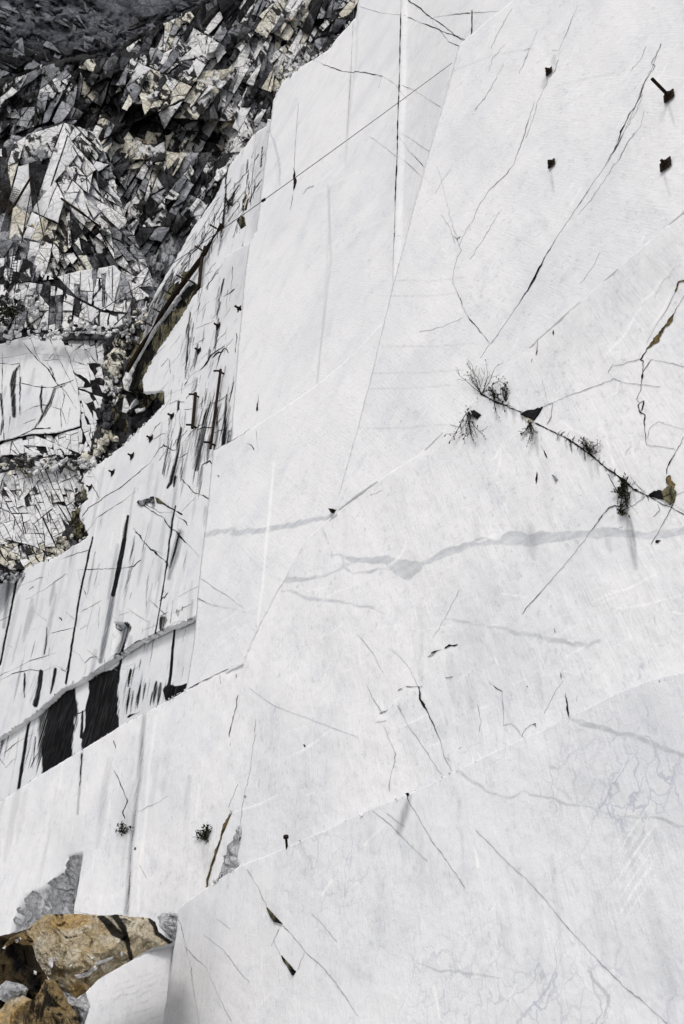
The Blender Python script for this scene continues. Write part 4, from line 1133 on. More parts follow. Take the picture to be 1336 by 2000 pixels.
for i in range(40):
    x, y = random.uniform(10, 390), random.uniform(1100, 1300); L = random.uniform(8, 50); a = R(random.choice([100, 97, 150, 160, 40]) + random.uniform(-8, 8))
    C(F7, [(x, y), (x + math.cos(a) * L * .5, y + math.sin(a) * L * .5), (x + math.cos(a) * L, y + math.sin(a) * L)], random.uniform(.4, 1.0), random.choice(['crack', 'hair']))
for pts, w in (([(0, 1478), (35, 1450), (70, 1432)], 1.0), ([(0, 1440), (60, 1405)], .9), ([(70, 1398), (105, 1372), (150, 1338), (172, 1325), (231, 1308), (232, 1340)], [1, 2, 3, 3, 2.4, 2]),
               ([(0, 1480), (12, 1500), (30, 1482)], .8), ([(150, 1395), (165, 1390), (172, 1380)], 1.6), ([(235, 1306), (262, 1308), (272, 1300)], 1.2), ([(250, 1402), (275, 1390)], [3, 2]), ([(60, 1500), (70, 1478), (80, 1465)], 1.2)):
    C(F7L, pts, w)
# leaning slab: two joint sets
for i in range(150):
    t = random.random() ** .8
    x = 505 - t * 245 + random.uniform(-8, 75) * (1 - t * .75); y = 280 + t * 360
    L = random.uniform(20, 90)
    a = R(124 + random.uniform(-9, 9)) if random.random() < .65 else R(97 + random.uniform(-4, 4))
    p = [(x, y), (x + math.cos(a) * L * .5 + random.uniform(-2, 2), y + math.sin(a) * L * .5), (x + math.cos(a) * L, y + math.sin(a) * L)]
    if inside(np.array(p), F8.border).all():
        C(F8, p, random.uniform(.6, 1.8), random.choice(['crack', 'crack', 'hair']))
C(F8, [(447, 325), (442, 345), (440, 380), (435, 440)], [2.4, 2.6, 2, 2.5]); C(F8, [(455, 375), (447, 400), (443, 420)], [1, 3, 1])
C(F8, [(500, 258), (497, 282), (492, 310)], [4, 2, 2]); C(F8, [(506, 300), (480, 340), (450, 372)], 1.2); C(F8, [(470, 360), (452, 385)], [3, 1]); C(F8, [(400, 440), (395, 480), (391, 500)], 1.6); C(F8, [(415, 445), (392, 470), (350, 535)], 1.2)

# broken-out pockets
for i in range(40):
    t = random.random() * 8; k = int(t)
    x = DG[k][0] + (DG[k + 1][0] - DG[k][0]) * (t - k); y = DG[k][1] + (DG[k + 1][1] - DG[k][1]) * (t - k)
    a = R(random.choice([random.uniform(60, 120), random.uniform(-20, 60), random.uniform(240, 300)])); L = random.uniform(5, 17)
    C(F3, [(x, y), (x + math.cos(a) * L * .5, y + math.sin(a) * L * .5), (x + math.cos(a + .4) * L, y + math.sin(a + .4) * L)], [random.uniform(1.5, 3.5), 1.6, .6])
patch(F3, [(1017, 810), (1028, 804), (1040, 801), (1060, 795), (1052, 808), (1043, 821), (1030, 815)], 'dark', "broken_notch", seed=4, label="black triangular notch")
patch(F3, [(1020, 812), (1032, 817), (1041, 822), (1037, 829), (1028, 822)], 'cream', "broken_flake", seed=6)
patch(F3, [(924, 807), (930, 803), (942, 812), (934, 820), (927, 816)], 'dark', "broken_notch", seed=5)
patch(F3, [(1265, 968), (1280, 960), (1292, 958), (1296, 963), (1296, 976), (1285, 974)], 'dark', "broken_notch", seed=8)
patch(F3, [(1295, 962), (1304, 952), (1314, 950), (1321, 962), (1317, 980), (1308, 986), (1298, 977)], 'olive', "broken_notch", seed=9, label="ochre pocket")
patch(F3, [(1303, 936), (1311, 929), (1312, 938), (1320, 946), (1316, 956), (1303, 945)], 'rust', "broken_flake", seed=10)
patch(F3, [(473, 1614), (472, 1632), (468, 1655), (464, 1676), (470, 1685), (456, 1708), (440, 1717), (428, 1720), (436, 1696), (447, 1662), (458, 1640)], 'pale', "broken_notch", seed=11, dark=.12, ochre=.1, label="cream grey triangular hollow", rel=0.06)
patch(F3, [(432, 1714), (438, 1708), (444, 1716), (436, 1722), (427, 1735), (427, 1727)], 'dark', "broken_notch", seed=12)
patch(F4, [(520, 1772), (532, 1785), (549, 1804), (542, 1802), (536, 1801), (528, 1791)], 'olive', "broken_notch", seed=13, label="olive slit")
patch(F4, [(549, 1866), (558, 1877), (576, 1897), (571, 1905), (560, 1887), (553, 1878)], 'olive', "broken_notch", seed=14, label="olive slit, lower")
patch(F3, [(20, 1824), (34, 1778), (50, 1752), (66, 1740), (85, 1735), (104, 1738), (122, 1738), (136, 1744), (140, 1760), (139, 1792), (90, 1792), (48, 1820)], 'ash', "broken_hollow", seed=42, rel=.08, label="grey broken hollow", proud=-.02)
patch(F3, [(92, 1726), (104, 1716), (122, 1704), (126, 1720), (138, 1734), (120, 1736), (104, 1734)], 'ash', "broken_hollow", seed=43, rel=.05)
patch(F3, [(124, 1706), (127, 1690), (134, 1673), (144, 1669), (157, 1671), (150, 1708), (143, 1745), (140, 1772), (137, 1735), (128, 1728)], 'ash', "broken_notch", dark=.16, seed=44, rel=.05)
patch(F3, [(1080, 928), (1087, 932), (1090, 938), (1085, 940)], 'grey', "broken_notch", seed=15)
patch(F7, [(268, 981), (280, 977), (299, 969), (303, 985), (290, 981), (276, 989)], 'grey', "broken_flake", rel=0.12, seed=16)
patch(F7, [(303, 970), (314, 977), (330, 990), (318, 984), (306, 982)], 'olive', "broken_notch", seed=17)
patch(F7, [(318, 766), (322, 790), (316, 790), (309, 778), (306, 768)], 'olive', "broken_notch", seed=18)
patch(F7, [(447, 842), (462, 830), (478, 828), (486, 836), (470, 848), (452, 862), (444, 870)], 'grey', "broken_flake", rel=0.1, seed=19)
patch(F8, [(462, 430), (470, 420), (478, 425), (480, 440), (470, 447)], 'olive', "broken_notch", seed=20)
patch(F8, [(474, 390), (481, 376), (485, 388), (482, 410), (474, 412)], 'cream', "broken_notch", seed=21)

# ------------------------------------------------------------------ broken natural rock
def add_relief(f, layers, ridge=None):
    x, y = f.P[:, 0], f.P[:, 1]
    wx = fbm(x / 40, y / 40, 3, f.seed + 50) * 24
    wy = fbm(x / 40, y / 40, 3, f.seed + 60) * 24
    for size, ang, aniso, amp, sd in layers:
        k = min(1.0, size / 25.0)
        f.h += facets(x + wx * k, y + wy * k, size, ang, aniso, f.seed * 31 + sd, 1.0, 1.0)[0] * amp
    f.h += fbm(x / 5, y / 5, 3, f.seed + 70) * 0.25 * layers[-1][3]
    return f


def tin(points, Q):
    """Heights between hand-set ridge and hollow points."""
    pts = [Vector((p[0], p[1])) for p in points]
    vs, _, fs, _, _, _ = delaunay_2d_cdt(pts, [], [], 0, 1e-4, True)
    V = np.array([(v.x, v.y) for v in vs])
    src = np.array([(p[0], p[1]) for p in points])
    hz = np.array([p[2] for p in points])
    H = np.array([hz[np.argmin(((src - v) ** 2).sum(1))] for v in V])
    out = np.full(len(Q), np.nan)
    for a, b, c in fs:
        A, B, Cc = V[a], V[b], V[c]
        d = (B[1] - Cc[1]) * (A[0] - Cc[0]) + (Cc[0] - B[0]) * (A[1] - Cc[1])
        if abs(d) < 1e-9:
            continue
        l1 = ((B[1] - Cc[1]) * (Q[:, 0] - Cc[0]) + (Cc[0] - B[0]) * (Q[:, 1] - Cc[1])) / d
        l2 = ((Cc[1] - A[1]) * (Q[:, 0] - Cc[0]) + (A[0] - Cc[0]) * (Q[:, 1] - Cc[1])) / d
        l3 = 1 - l1 - l2
        m = (l1 > -1e-6) & (l2 > -1e-6) & (l3 > -1e-6)
        out[m] = l1[m] * H[a] + l2[m] * H[b] + l3[m] * H[c]
    bad = np.where(np.isnan(out))[0]
    for i in bad:
        out[i] = hz[np.argmin(((src - Q[i]) ** 2).sum(1))]
    return out


def clip_half(poly, a, n):
    """Keep the side of the line through a where n.(p-a) <= 0."""
    out = []
    m = len(poly)
    for i in range(m):
        p, q = poly[i], poly[(i + 1) % m]
        dp = (p[0] - a[0]) * n[0] + (p[1] - a[1]) * n[1]
        dq = (q[0] - a[0]) * n[0] + (q[1] - a[1]) * n[1]
        if dp <= 0:
            out.append(p)
        if (dp < 0 < dq) or (dq < 0 < dp):
            t = dp / (dp - dq)
            out.append((p[0] + (q[0] - p[0]) * t, p[1] + (q[1] - p[1]) * t))
    return out


def clip_poly(sub, cell):
    """Cut any outline by a convex cell."""
    c = np.mean(cell, 0)
    out = list(sub)
    m = len(cell)
    for i in range(m):
        a, b = cell[i], cell[(i + 1) % m]
        n = (-(b[1] - a[1]), b[0] - a[0])
        if (c[0] - a[0]) * n[0] + (c[1] - a[1]) * n[1] > 0:
            n = (-n[0], -n[1])
        out = clip_half(out, a, n)
        if len(out) < 3:
            return []
    return out


def split_blocks(parent, plane, region, size, ang, aniso, joint, mats, thick=0.5, proud=0.1, tilt=0.05, seed=1, name="block", hf=None, limit=300, miny=5, stray=.2, spread=9, more=0):
    """A jointed rock face: cut again and again along its joint sets; every block is a piece of its own."""
    rnd = random.Random(seed)
    c, s = math.cos(R(ang)), math.sin(R(ang))
    rp = np.array(region, float)
    lo, hi = rp.min(0), rp.max(0)
    todo = [([(lo[0], lo[1]), (hi[0], lo[1]), (hi[0], hi[1]), (lo[0], hi[1])], 0)]
    pieces = []
    target = size * size * aniso
    while todo:
        poly, lev = todo.pop()
        q = np.array(poly)
        area = 0.5 * abs(np.dot(q[:, 0], np.roll(q[:, 1], 1)) - np.dot(q[:, 1], np.roll(q[:, 0], 1)))
        if area < target * math.exp(rnd.gauss(0, .75)) or lev > 14:
            cl = poly if inside(q, region).all() else clip_poly(region, poly)
            if len(cl) > 2:
                pieces.append(cl)
            continue
        u = q[:, 0] * c + q[:, 1] * s
        v = -q[:, 0] * s + q[:, 1] * c
        if rnd.random() < stray:
            ca = ang + rnd.uniform(20, 70) * rnd.choice((-1, 1))
        elif (u.max() - u.min()) > aniso * rnd.uniform(.7, 1.3) * (v.max() - v.min()):
            ca = ang + 90 + rnd.gauss(0, spread * 1.6)
        else:
            ca = ang + rnd.gauss(0, spread)
        w = np.array([rnd.random() + .25 for _ in range(len(q))])
        p = (q * w[:, None]).sum(0) / w.sum()
        n = (-math.sin(R(ca)), math.cos(R(ca)))
        j = joint * (1.5 if lev < 4 else 1.0) * math.exp(rnd.gauss(-.35, .6)) * .5
        for sg in (1, -1):
            m = (n[0] * sg, n[1] * sg)
            h = clip_half(poly, (p[0] - m[0] * j, p[1] - m[1] * j), m)
            if len(h) > 2:
                todo.append((h, lev + 1))
    ar = []
    for cl in pieces:
        q = np.array(cl)
        ar.append(0.5 * abs(np.dot(q[:, 0], np.roll(q[:, 1], 1)) - np.dot(q[:, 1], np.roll(q[:, 0], 1))))
    order = sorted(range(len(pieces)), key=lambda i: -ar[i])
    made = 0
    rest = {'V': [], 'F': [], 'M': [], 'mats': []}
    for i in order[:limit + more]:
        area = ar[i]
        if area < miny * miny:
            break
        q = np.array(pieces[i])
        pts = [q[0]]
        for p in q[1:]:
            if np.linalg.norm(p - pts[-1]) > 1.0:
                pts.append(p)
        if np.linalg.norm(pts[0] - pts[-1]) < 1.0:
            pts.pop()
        if len(pts) < 3:
            continue
        rough = []
        m = len(pts)
        for a in range(m):
            p, r = pts[a], pts[(a + 1) % m]
            rough.append(p)
            ln = np.linalg.norm(r - p)
            if ln > 7:
                e = (r - p) / ln
                for t in ((.5,) if ln < 16 else (.3, .68)):
                    t += rnd.uniform(-.12, .12)
                    rough.append(p + (r - p) * t + np.array([-e[1], e[0]]) * rnd.uniform(-1, 1) * min(1.5, ln * .06))
        q = np.array(rough)
        g = q.mean(0)
        dist = np.linalg.norm(q - g, axis=1, keepdims=True)
        bev = min(1.6, 0.10 * math.sqrt(area))
        inner = g + (q - g) * np.maximum(0.3, 1 - bev / np.maximum(dist, 1))
        base = (hf(g[0], g[1]) if hf else 0.0) + proud * rnd.uniform(-.6, 1.0)
        tx, ty = rnd.gauss(0, tilt), rnd.gauss(0, tilt)
        mpp = plane.mpp(*g)
        # a break runs over many of the faces, so they are two planes, not one
        fx, fy = rnd.gauss(0, tilt), rnd.gauss(0, tilt)
        ho = base + ((q - g) @ np.array([tx, ty])) * mpp - np.abs((q - g) @ np.array([fx, fy])) * mpp - bev * mpp * rnd.uniform(.3, .9)
        hh = base + ((inner - g) @ np.array([tx, ty])) * mpp - np.abs((inner - g) @ np.array([fx, fy])) * mpp
        n = len(q)
        V = np.vstack([plane.lift(inner, hh), plane.lift(q, ho), plane.lift(q, np.full(n, base - thick)), plane.lift([g], [base])])
        F = [(3 * n, (k + 1) % n, k) for k in range(n)]
        F = [f[::-1] for f in F]
        F += [(k, n + k, n + (k + 1) % n, (k + 1) % n) for k in range(n)] + [(n + k, 2 * n + k, 2 * n + (k + 1) % n, n + (k + 1) % n) for k in range(n)]
        mat = mats(g[0], g[1], rnd) if callable(mats) else rnd.choice(mats)
        made += 1
        if made <= limit:
            mesh_py(name, V, F, M[mat], parent)
            continue
        if mat not in rest['mats']:
            rest['mats'].append(mat)
        o = len(rest['V'])
        rest['V'] += [tuple(v) for v in V]
        rest['F'] += [tuple(a + o for a in f) for f in F]
        rest['M'] += [rest['mats'].index(mat)] * len(F)
    if rest['F']:
        o = mesh_py("small_rock", rest['V'], rest['F'], M[rest['mats'][0]], parent)
        for m_ in rest['mats'][1:]:
            o.data.materials.append(M[m_])
        o.data.polygons.foreach_set("material_index", rest['M'])
        o["kind"] = "stuff"
    return made


SHARDS = {}


def shard_mesh(mat, k, flat=1.0):
    key = (mat, k)
    if key in SHARDS:
        return SHARDS[key]
    rnd = random.Random(k * 77 + 5)
    bm = bmesh.new()
    for _ in range(13):
        v = Vector((rnd.uniform(-1, 1), rnd.uniform(-1, 1), rnd.uniform(-1, 1)))
        v = v / max(abs(v.x) ** 2.5 + abs(v.y) ** 2.5 + abs(v.z) ** 2.5, 0.25) ** 0.4
        bm.verts.new(v)
    r = bmesh.ops.convex_hull(bm, input=bm.verts)
    bmesh.ops.delete(bm, geom=[g for g in bm.verts if not g.link_faces], context='VERTS')
    me = bpy.data.meshes.new("shard")
    bm.to_mesh(me); bm.free()
    me.materials.append(M[mat])
    SHARDS[key] = me
    return me


def shard_matrix(plane, x, y, h, size_px, asp, flat, ang, rnd):
    """Long axis along the bedding (angle in the picture plane of the wall), lying on the face."""
    p0 = plane.at([(x, y)])[0]
    p1 = plane.at([(x + math.cos(R(ang)) * 4, y + math.sin(R(ang)) * 4)])[0]
    a = Vector(p1 - p0).normalized()
    n = Vector(plane.n)
    b = n.cross(a).normalized()
    s = size_px * plane.mpp(x, y) * 0.5
    rot = Matrix((a, b, n)).transposed() @ Euler((rnd.gauss(0, .35), rnd.gauss(0, .35), rnd.gauss(0, .25))).to_matrix()
    m = rot.to_4x4() @ Matrix.Diagonal((s * asp, s, s * flat, 1))
    m.translation = Vector(plane.lift([(x, y)], [h])[0])
    return m


def scatter_shards(parent, plane, pts, name="shard", protos=12):
    for i, (x, y, h, size, asp, flat, ang, mat, rnd) in enumerate(pts):
        o = bpy.data.objects.new(name, shard_mesh(mat, rnd.randrange(protos)))
        o.matrix_world = shard_matrix(plane, x, y, h, size, asp, flat, ang, rnd)
        link(o, parent)


def joined_shards(name, parent, plane, pts, mat, label=None):
    """Pieces too small to pick apart: one mesh, real geometry."""
    Vs, Fs, off = [], [], 0
    cache = {}
    for (x, y, h, size, asp, flat, ang, rnd) in pts:
        k = rnd.randrange(12)
        if k not in cache:
            me = shard_mesh(mat, k)
            me_v = np.array([v.co[:] for v in me.vertices]); me_f = [tuple(p.vertices) for p in me.polygons]
            cache[k] = (me_v, me_f)
        v, f = cache[k]
        m = np.array(shard_matrix(plane, x, y, h, size, asp, flat, ang, rnd))
        Vs.append(v @ m[:3, :3].T + m[:3, 3])
        Fs += [tuple(i + off for i in q) for q in f]
        off += len(v)
    o = mesh_py(name, np.vstack(Vs), Fs, M[mat], parent)
    o["kind"] = "stuff"
    return o


def weighted(blobs, x, y, rnd, noise=0.5):
    best, cat = 1e9, None
    for (bx, by, rx, ry, c) in blobs:
        d = math.hypot((x - bx) / rx, (y - by) / ry) * rnd.uniform(1 - noise * .5, 1 + noise * .5)
        if d < best:
            best, cat = d, c
    return cat


# ---- the mountain side over everything
PR0 = facing_plane((200, 60), 138, 8, 5)
slope = Face("mountain_slope", PR0, [(-120, -120), (800, -120), (800, 500), (500, 900), (300, 1180), (-120, 1180)], M['slate'], "dark blue grey mountain side of bedded rock", spacing=4, edge_jit=3,
             und=0.6, seed=21, thick=4, attrs=("dark", "ochre"), kind='structure')
sx, sy = slope.P[:, 0], slope.P[:, 1]
wv = np.clip((sx - 190) / 60, -1, 1) * 0.5 + 0.5
hl = facets(sx, sy + fbm(sx / 60, sy / 60, 3, 3) * 30, 13, 24, 3.2, 101)[0] * 1.3 + facets(sx, sy, 6, 28, 2.6, 102)[0] * .6
hr = facets(sx, sy + fbm(sx / 60, sy / 60, 3, 4) * 30, 14, -24, 3.0, 103)[0] * 1.3 + facets(sx, sy, 6, -28, 2.6, 104)[0] * .6
smooth = np.clip(1 - np.hypot((sx - 260) / 80, (sy - 8) / 24), 0, 1)
slope.h += (hl * (1 - wv) + hr * wv) * (1 - np.minimum(1, smooth * 2))
slope.h += np.clip(1 - np.abs(sy - 125 + 40 * np.exp(-((sx - 190) / 90) ** 2)) / 40, 0, 1) * 2.0
slope.at['dark'] = np.clip((sy - 60) / 160, -0.2, 0.5) - smooth * 0.5
slope.build()
hS = lambda x, y: slope.h[slope.kd.find((x, y, 0))[1]]
mS = lambda x, y, r: r.choice(['slate', 'slate', 'slate', 'slab', 'slab', 'dark'])
split_blocks(slope.obj, PR0, [(0, -5), (178, -5), (200, 26), (232, 60), (215, 112), (160, 112), (100, 128), (20, 158), (0, 168)], 11, 27, 2.6, 2.0, mS, 1.2, 1.0, .5, seed=41, name="rock_slab", hf=hS, limit=190, stray=.15, spread=10)
split_blocks(slope.obj, PR0, [(232, 62), (262, 36), (330, 24), (345, -5), (430, -5), (380, 26), (330, 48), (262, 78), (215, 114)], 11, -22, 2.6, 2.0, mS, 1.2, 1.0, .5, seed=42, name="rock_slab", hf=hS, limit=100, stray=.15, spread=10)

# ---- the natural cliff behind the pillar
PR1 = facing_plane((380, 220), 106, -4, 6)
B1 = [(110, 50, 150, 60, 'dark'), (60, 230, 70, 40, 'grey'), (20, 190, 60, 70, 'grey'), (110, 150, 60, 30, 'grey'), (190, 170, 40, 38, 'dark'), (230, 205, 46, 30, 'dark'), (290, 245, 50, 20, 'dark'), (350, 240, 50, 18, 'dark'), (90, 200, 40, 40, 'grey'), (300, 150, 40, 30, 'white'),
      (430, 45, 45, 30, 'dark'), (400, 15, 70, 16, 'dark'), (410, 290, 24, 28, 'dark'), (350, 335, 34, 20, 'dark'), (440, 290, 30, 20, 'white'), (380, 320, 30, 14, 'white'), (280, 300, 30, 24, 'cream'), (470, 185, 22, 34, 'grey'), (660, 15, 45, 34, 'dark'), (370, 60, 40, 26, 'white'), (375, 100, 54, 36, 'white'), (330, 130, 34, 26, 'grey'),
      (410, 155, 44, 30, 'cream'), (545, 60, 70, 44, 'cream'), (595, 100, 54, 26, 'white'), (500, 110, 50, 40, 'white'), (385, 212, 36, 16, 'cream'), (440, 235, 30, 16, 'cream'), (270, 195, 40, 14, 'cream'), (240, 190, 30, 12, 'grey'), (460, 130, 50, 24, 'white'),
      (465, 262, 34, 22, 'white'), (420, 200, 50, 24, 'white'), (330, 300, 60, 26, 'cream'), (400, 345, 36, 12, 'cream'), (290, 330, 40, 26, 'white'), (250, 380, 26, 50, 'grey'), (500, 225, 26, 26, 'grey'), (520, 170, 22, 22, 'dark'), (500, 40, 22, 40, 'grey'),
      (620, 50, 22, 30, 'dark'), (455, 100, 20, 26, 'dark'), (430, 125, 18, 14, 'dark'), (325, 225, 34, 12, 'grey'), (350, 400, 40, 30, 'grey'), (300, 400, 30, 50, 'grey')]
cliff = Face("rock_cliff", PR1, [(-80, 170), (20, 150), (100, 120), (160, 105), (215, 112), (260, 70), (320, 45), (370, 22), (420, -20), (470, -60), (800, -60), (800, 400), (560, 620), (-80, 620)], M['white'],
             "high ragged natural cliff of black, white and cream stained rock above the quarry", "cliff", spacing=3.2, edge_jit=5, und=0.8, seed=22, thick=6, attrs=("dark", "ochre"))
add_relief(cliff, [(60, -55, 1.8, 3.0, 1), (26, -50, 1.7, 1.5, 2), (12, -60, 1.8, .8, 3), (6, -45, 1.6, .35, 4)])
# overhangs: the band above the dark cave stands out, the cave is sunk
cliff.area('h', [(150, 120), (330, 95), (420, 190), (380, 225), (290, 215), (200, 205)], 2.0, 16)
cliff.area('h', [(190, 205), (300, 212), (360, 240), (440, 230), (440, 300), (330, 300), (250, 260)], -3.5, 12)
cliff.area('h', [(130, 130), (210, 110), (230, 200), (180, 230)], -2.5, 14)
cliff.area('h', [(380, 290), (420, 250), (470, 250), (420, 350), (380, 390)], -3.0, 14)
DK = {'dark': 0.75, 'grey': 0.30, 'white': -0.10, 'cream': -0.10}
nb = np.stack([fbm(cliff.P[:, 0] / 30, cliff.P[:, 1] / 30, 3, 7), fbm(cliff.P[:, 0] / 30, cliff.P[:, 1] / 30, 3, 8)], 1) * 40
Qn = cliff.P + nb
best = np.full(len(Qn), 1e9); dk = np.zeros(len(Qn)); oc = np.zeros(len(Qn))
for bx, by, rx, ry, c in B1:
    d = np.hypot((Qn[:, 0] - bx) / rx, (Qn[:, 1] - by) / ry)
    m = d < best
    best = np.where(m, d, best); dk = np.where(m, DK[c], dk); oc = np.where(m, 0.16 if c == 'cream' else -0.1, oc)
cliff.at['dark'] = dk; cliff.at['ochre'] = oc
cliff.build()
rnd = random.Random(9)
pts = []; small = {'white': [], 'dark': [], 'grey': []}
poly1 = [(0, 165), (100, 125), (215, 112), (330, 42), (420, 0), (700, 0), (690, 36), (640, 98), (580, 135), (530, 200), (515, 280), (440, 340), (400, 410), (350, 500), (260, 520), (200, 330), (100, 235), (0, 270)]
hC = lambda x, y: cliff.h[cliff.kd.find((x, y, 0))[1]] + .8
MIXC = {'white': ['white', 'white', 'white', 'fresh', 'cream', 'grey', 'dark'], 'cream': ['cream', 'cream', 'cream', 'white', 'fresh', 'dark'], 'grey': ['grey', 'grey', 'white', 'white', 'dark', 'slab'], 'dark': ['dark', 'dark', 'dark', 'grey', 'slab', 'slate', 'white', 'cream']}
def mC(x, y, r):
    # rock keeps its kind over a stretch of cliff, with a stray block here and there
    m = MIXC[weighted(B1, x, y, r, .25)]
    if r.random() < .22:
        return r.choice(m)
    v = float(vnoise(np.array([(x * .53 + y * .85) / 34]), np.array([(-x * .85 + y * .53) / 15]), 77)[0])
    return m[min(len(m) - 1, int(max(0, (v - .15) / .7) * len(m)))]
split_blocks(cliff.obj, PR1, poly1, 14, -58, 2.7, 1.2, mC, 1.2, .7, .36, seed=31, name="rock_block", hf=hC, limit=298, stray=.16, spread=11, miny=4, more=420)
for _ in range(750):
    x, y = rnd.uniform(-5, 700), rnd.uniform(0, 520)
    if not inside(np.array([(x, y)]), poly1)[0]:
        continue
    c = weighted(B1, x, y, rnd, .6)
    c = {'cream': 'white'}.get(c, c)
    small[c].append((x, y, cliff.h[cliff.kd.find((x, y, 0))[1]], rnd.uniform(3, 8), rnd.uniform(1.4, 3.2), .5, -58 + rnd.gauss(0, 18), rnd))
for c in small:
    joined_shards("loose_stone", cliff.obj, PR1, small[c], c)

# ---- the pointed crag on the left
PR2 = facing_plane((130, 430), 88, -10, 8)
crag = Face("rock_crag", PR2, [(-60, 300), (0, 290), (22, 262), (45, 268), (75, 250), (105, 243), (125, 237), (138, 252), (150, 258), (178, 254), (185, 290), (212, 300), (222, 330), (205, 370), (226, 395), (245, 425),
                               (255, 470), (275, 495), (300, 520), (312, 560), (300, 588), (-60, 548)], M['grey'],
            "pointed white crag of shattered rock at the left, below the natural cliff", "cliff", spacing=2.8, edge_jit=3, und=0.4, seed=23, thick=5, attrs=("dark", "ochre"))
ctl = [(-60, 300, -1), (0, 290, 0), (22, 262, 0), (125, 237, 0), (150, 258, -.5), (185, 290, -1.5), (222, 330, -2), (205, 370, -2), (245, 425, -2), (300, 520, -2), (312, 560, -2), (300, 588, -2), (-60, 548, 0), (60, 330, 2.2), (110, 300, 2.6),
       (140, 340, 2.8), (150, 400, 3.2), (120, 380, 2.5), (60, 420, 1.5), (10, 400, 0), (30, 470, 2), (90, 470, 2.6), (130, 450, 1.0), (160, 470, .4), (200, 430, 1.6), (220, 480, 1.2), (150, 520, 1.6), (240, 540, .5), (60, 530, 1.0), (150, 555, 0.3)]
crag.h += tin(ctl, crag.P)
add_relief(crag, [(44, 62, 1.9, .9, 1), (18, 66, 2.0, .5, 2), (9, 60, 1.6, .3, 3), (5, 70, 1.6, .15, 4)])
x, y = crag.P[:, 0], crag.P[:, 1]
crag.at['dark'] = 0.15 + fbm(x / 34, y / 50, 3, 31) * 0.9
for bx, by, rx, ry, v in ((110, 300, 50, 40, -.7), (80, 360, 40, 40, -.45), (150, 380, 50, 40, -.6), (190, 420, 30, 30, -.3), (160, 470, 50, 20, .4), (210, 500, 40, 30, .35), (15, 320, 22, 30, .5), (40, 440, 34, 40, -.5), (120, 480, 24, 20, .5), (170, 300, 22, 30, .3), (190, 350, 22, 40, .35), (190, 560, 30, 20, -.4), (240, 560, 40, 30, -.3)):
    crag.at['dark'] += v * np.clip(1.4 - np.hypot((x - bx) / rx, (y - by) / ry), 0, 1)
for bx, by, r, v in ((165, 315, 16, .42), (150, 270, 14, .25), (72, 440, 24, .22), (110, 470, 26, .2), (120, 510, 20, .2), (190, 540, 26, .16)):
    crag.at['ochre'] += v * np.clip(1.3 - np.hypot(x - bx, (y - by) * .8) / r, 0, 1)
crag.build()
rnd = random.Random(12)
BC = [(110, 300, 44, 36, 'fresh'), (60, 290, 40, 20, 'white'), (150, 380, 40, 40, 'fresh'), (80, 380, 34, 34, 'fresh'), (180, 290, 30, 30, 'white'), (200, 330, 22, 30, 'grey'), (15, 330, 22, 40, 'dark'), (40, 440, 34, 34, 'fresh'), (90, 430, 24, 30, 'cream'), (150, 470, 40, 18, 'dark'),
      (200, 470, 30, 20, 'white'), (220, 510, 34, 16, 'dark'), (235, 540, 40, 16, 'white'), (205, 390, 26, 40, 'white'), (120, 470, 20, 18, 'cream'), (180, 540, 30, 20, 'cream'), (250, 530, 30, 20, 'white'), (100, 520, 40, 20, 'white'), (20, 520, 30, 30, 'grey'), (240, 470, 20, 40, 'grey'), (160, 420, 30, 20, 'white')]
pc = [(0, 292), (60, 262), (125, 240), (185, 258), (215, 320), (245, 425), (305, 560), (200, 560), (100, 540), (0, 520)]
hK = lambda x, y: crag.h[crag.kd.find((x, y, 0))[1]] + 1.0
mK = lambda x, y, r: weighted(BC, x, y, r, .25) if r.random() > .13 else r.choice(['white', 'fresh', 'fresh', 'dark', 'cream'])
left_ = [(0, 292), (60, 262), (125, 240), (150, 330), (175, 420), (150, 470), (120, 500), (100, 540), (0, 520)]
right_ = [(125, 240), (185, 258), (215, 320), (245, 425), (305, 560), (200, 560), (100, 540), (120, 500), (150, 470), (175, 420), (150, 330)]
split_blocks(crag.obj, PR2, left_, 22, 106, 2.3, 1.5, mK, 1.0, .45, .32, seed=32, name="rock_block", hf=hK, limit=150, stray=.25, spread=12, miny=4, more=150)
split_blocks(crag.obj, PR2, right_, 14, 57, 2.7, 1.7, mK, 1.0, .5, .34, seed=33, name="rock_block", hf=hK, limit=148, stray=.25, spread=12, miny=4, more=200)
sm = [(rnd.uniform(0, 310), rnd.uniform(250, 600), rnd) for _ in range(160)]
joined_shards("loose_stone", crag.obj, PR2, [(a, b, crag.h[crag.kd.find((a, b, 0))[1]], r.uniform(2.5, 6), r.uniform(1.1, 2), .7, r.uniform(0, 180), r) for a, b, r in sm if inside(np.array([(a, b)]), pc)[0]], 'white')

# ---- bluish columns right of the crag
PRc = facing_plane((290, 460), 94, -18, 5)
colm = Face("column_rock", PRc, [(246, 405), (262, 398), (290, 400), (318, 408), (345, 425), (372, 420), (384, 440), (340, 520), (312, 570), (280, 560), (262, 500), (252, 460)], M['grey'],
            "blue grey ribbed rock buttress between the pointed crag and the leaning slab", "rock", spacing=2.6, edge_jit=3, und=.3, seed=24, thick=4, attrs=("dark", "ochre"))
colm.h += facets(colm.P[:, 0], colm.P[:, 1], 20, 102, 4, 5)[0] * 1.4 + facets(colm.P[:, 0], colm.P[:, 1], 8, 100, 3, 6)[0] * .5
colm.at['dark'] += np.clip((430 - colm.P[:, 1]) / 60, -.35, .6)
colm.build()

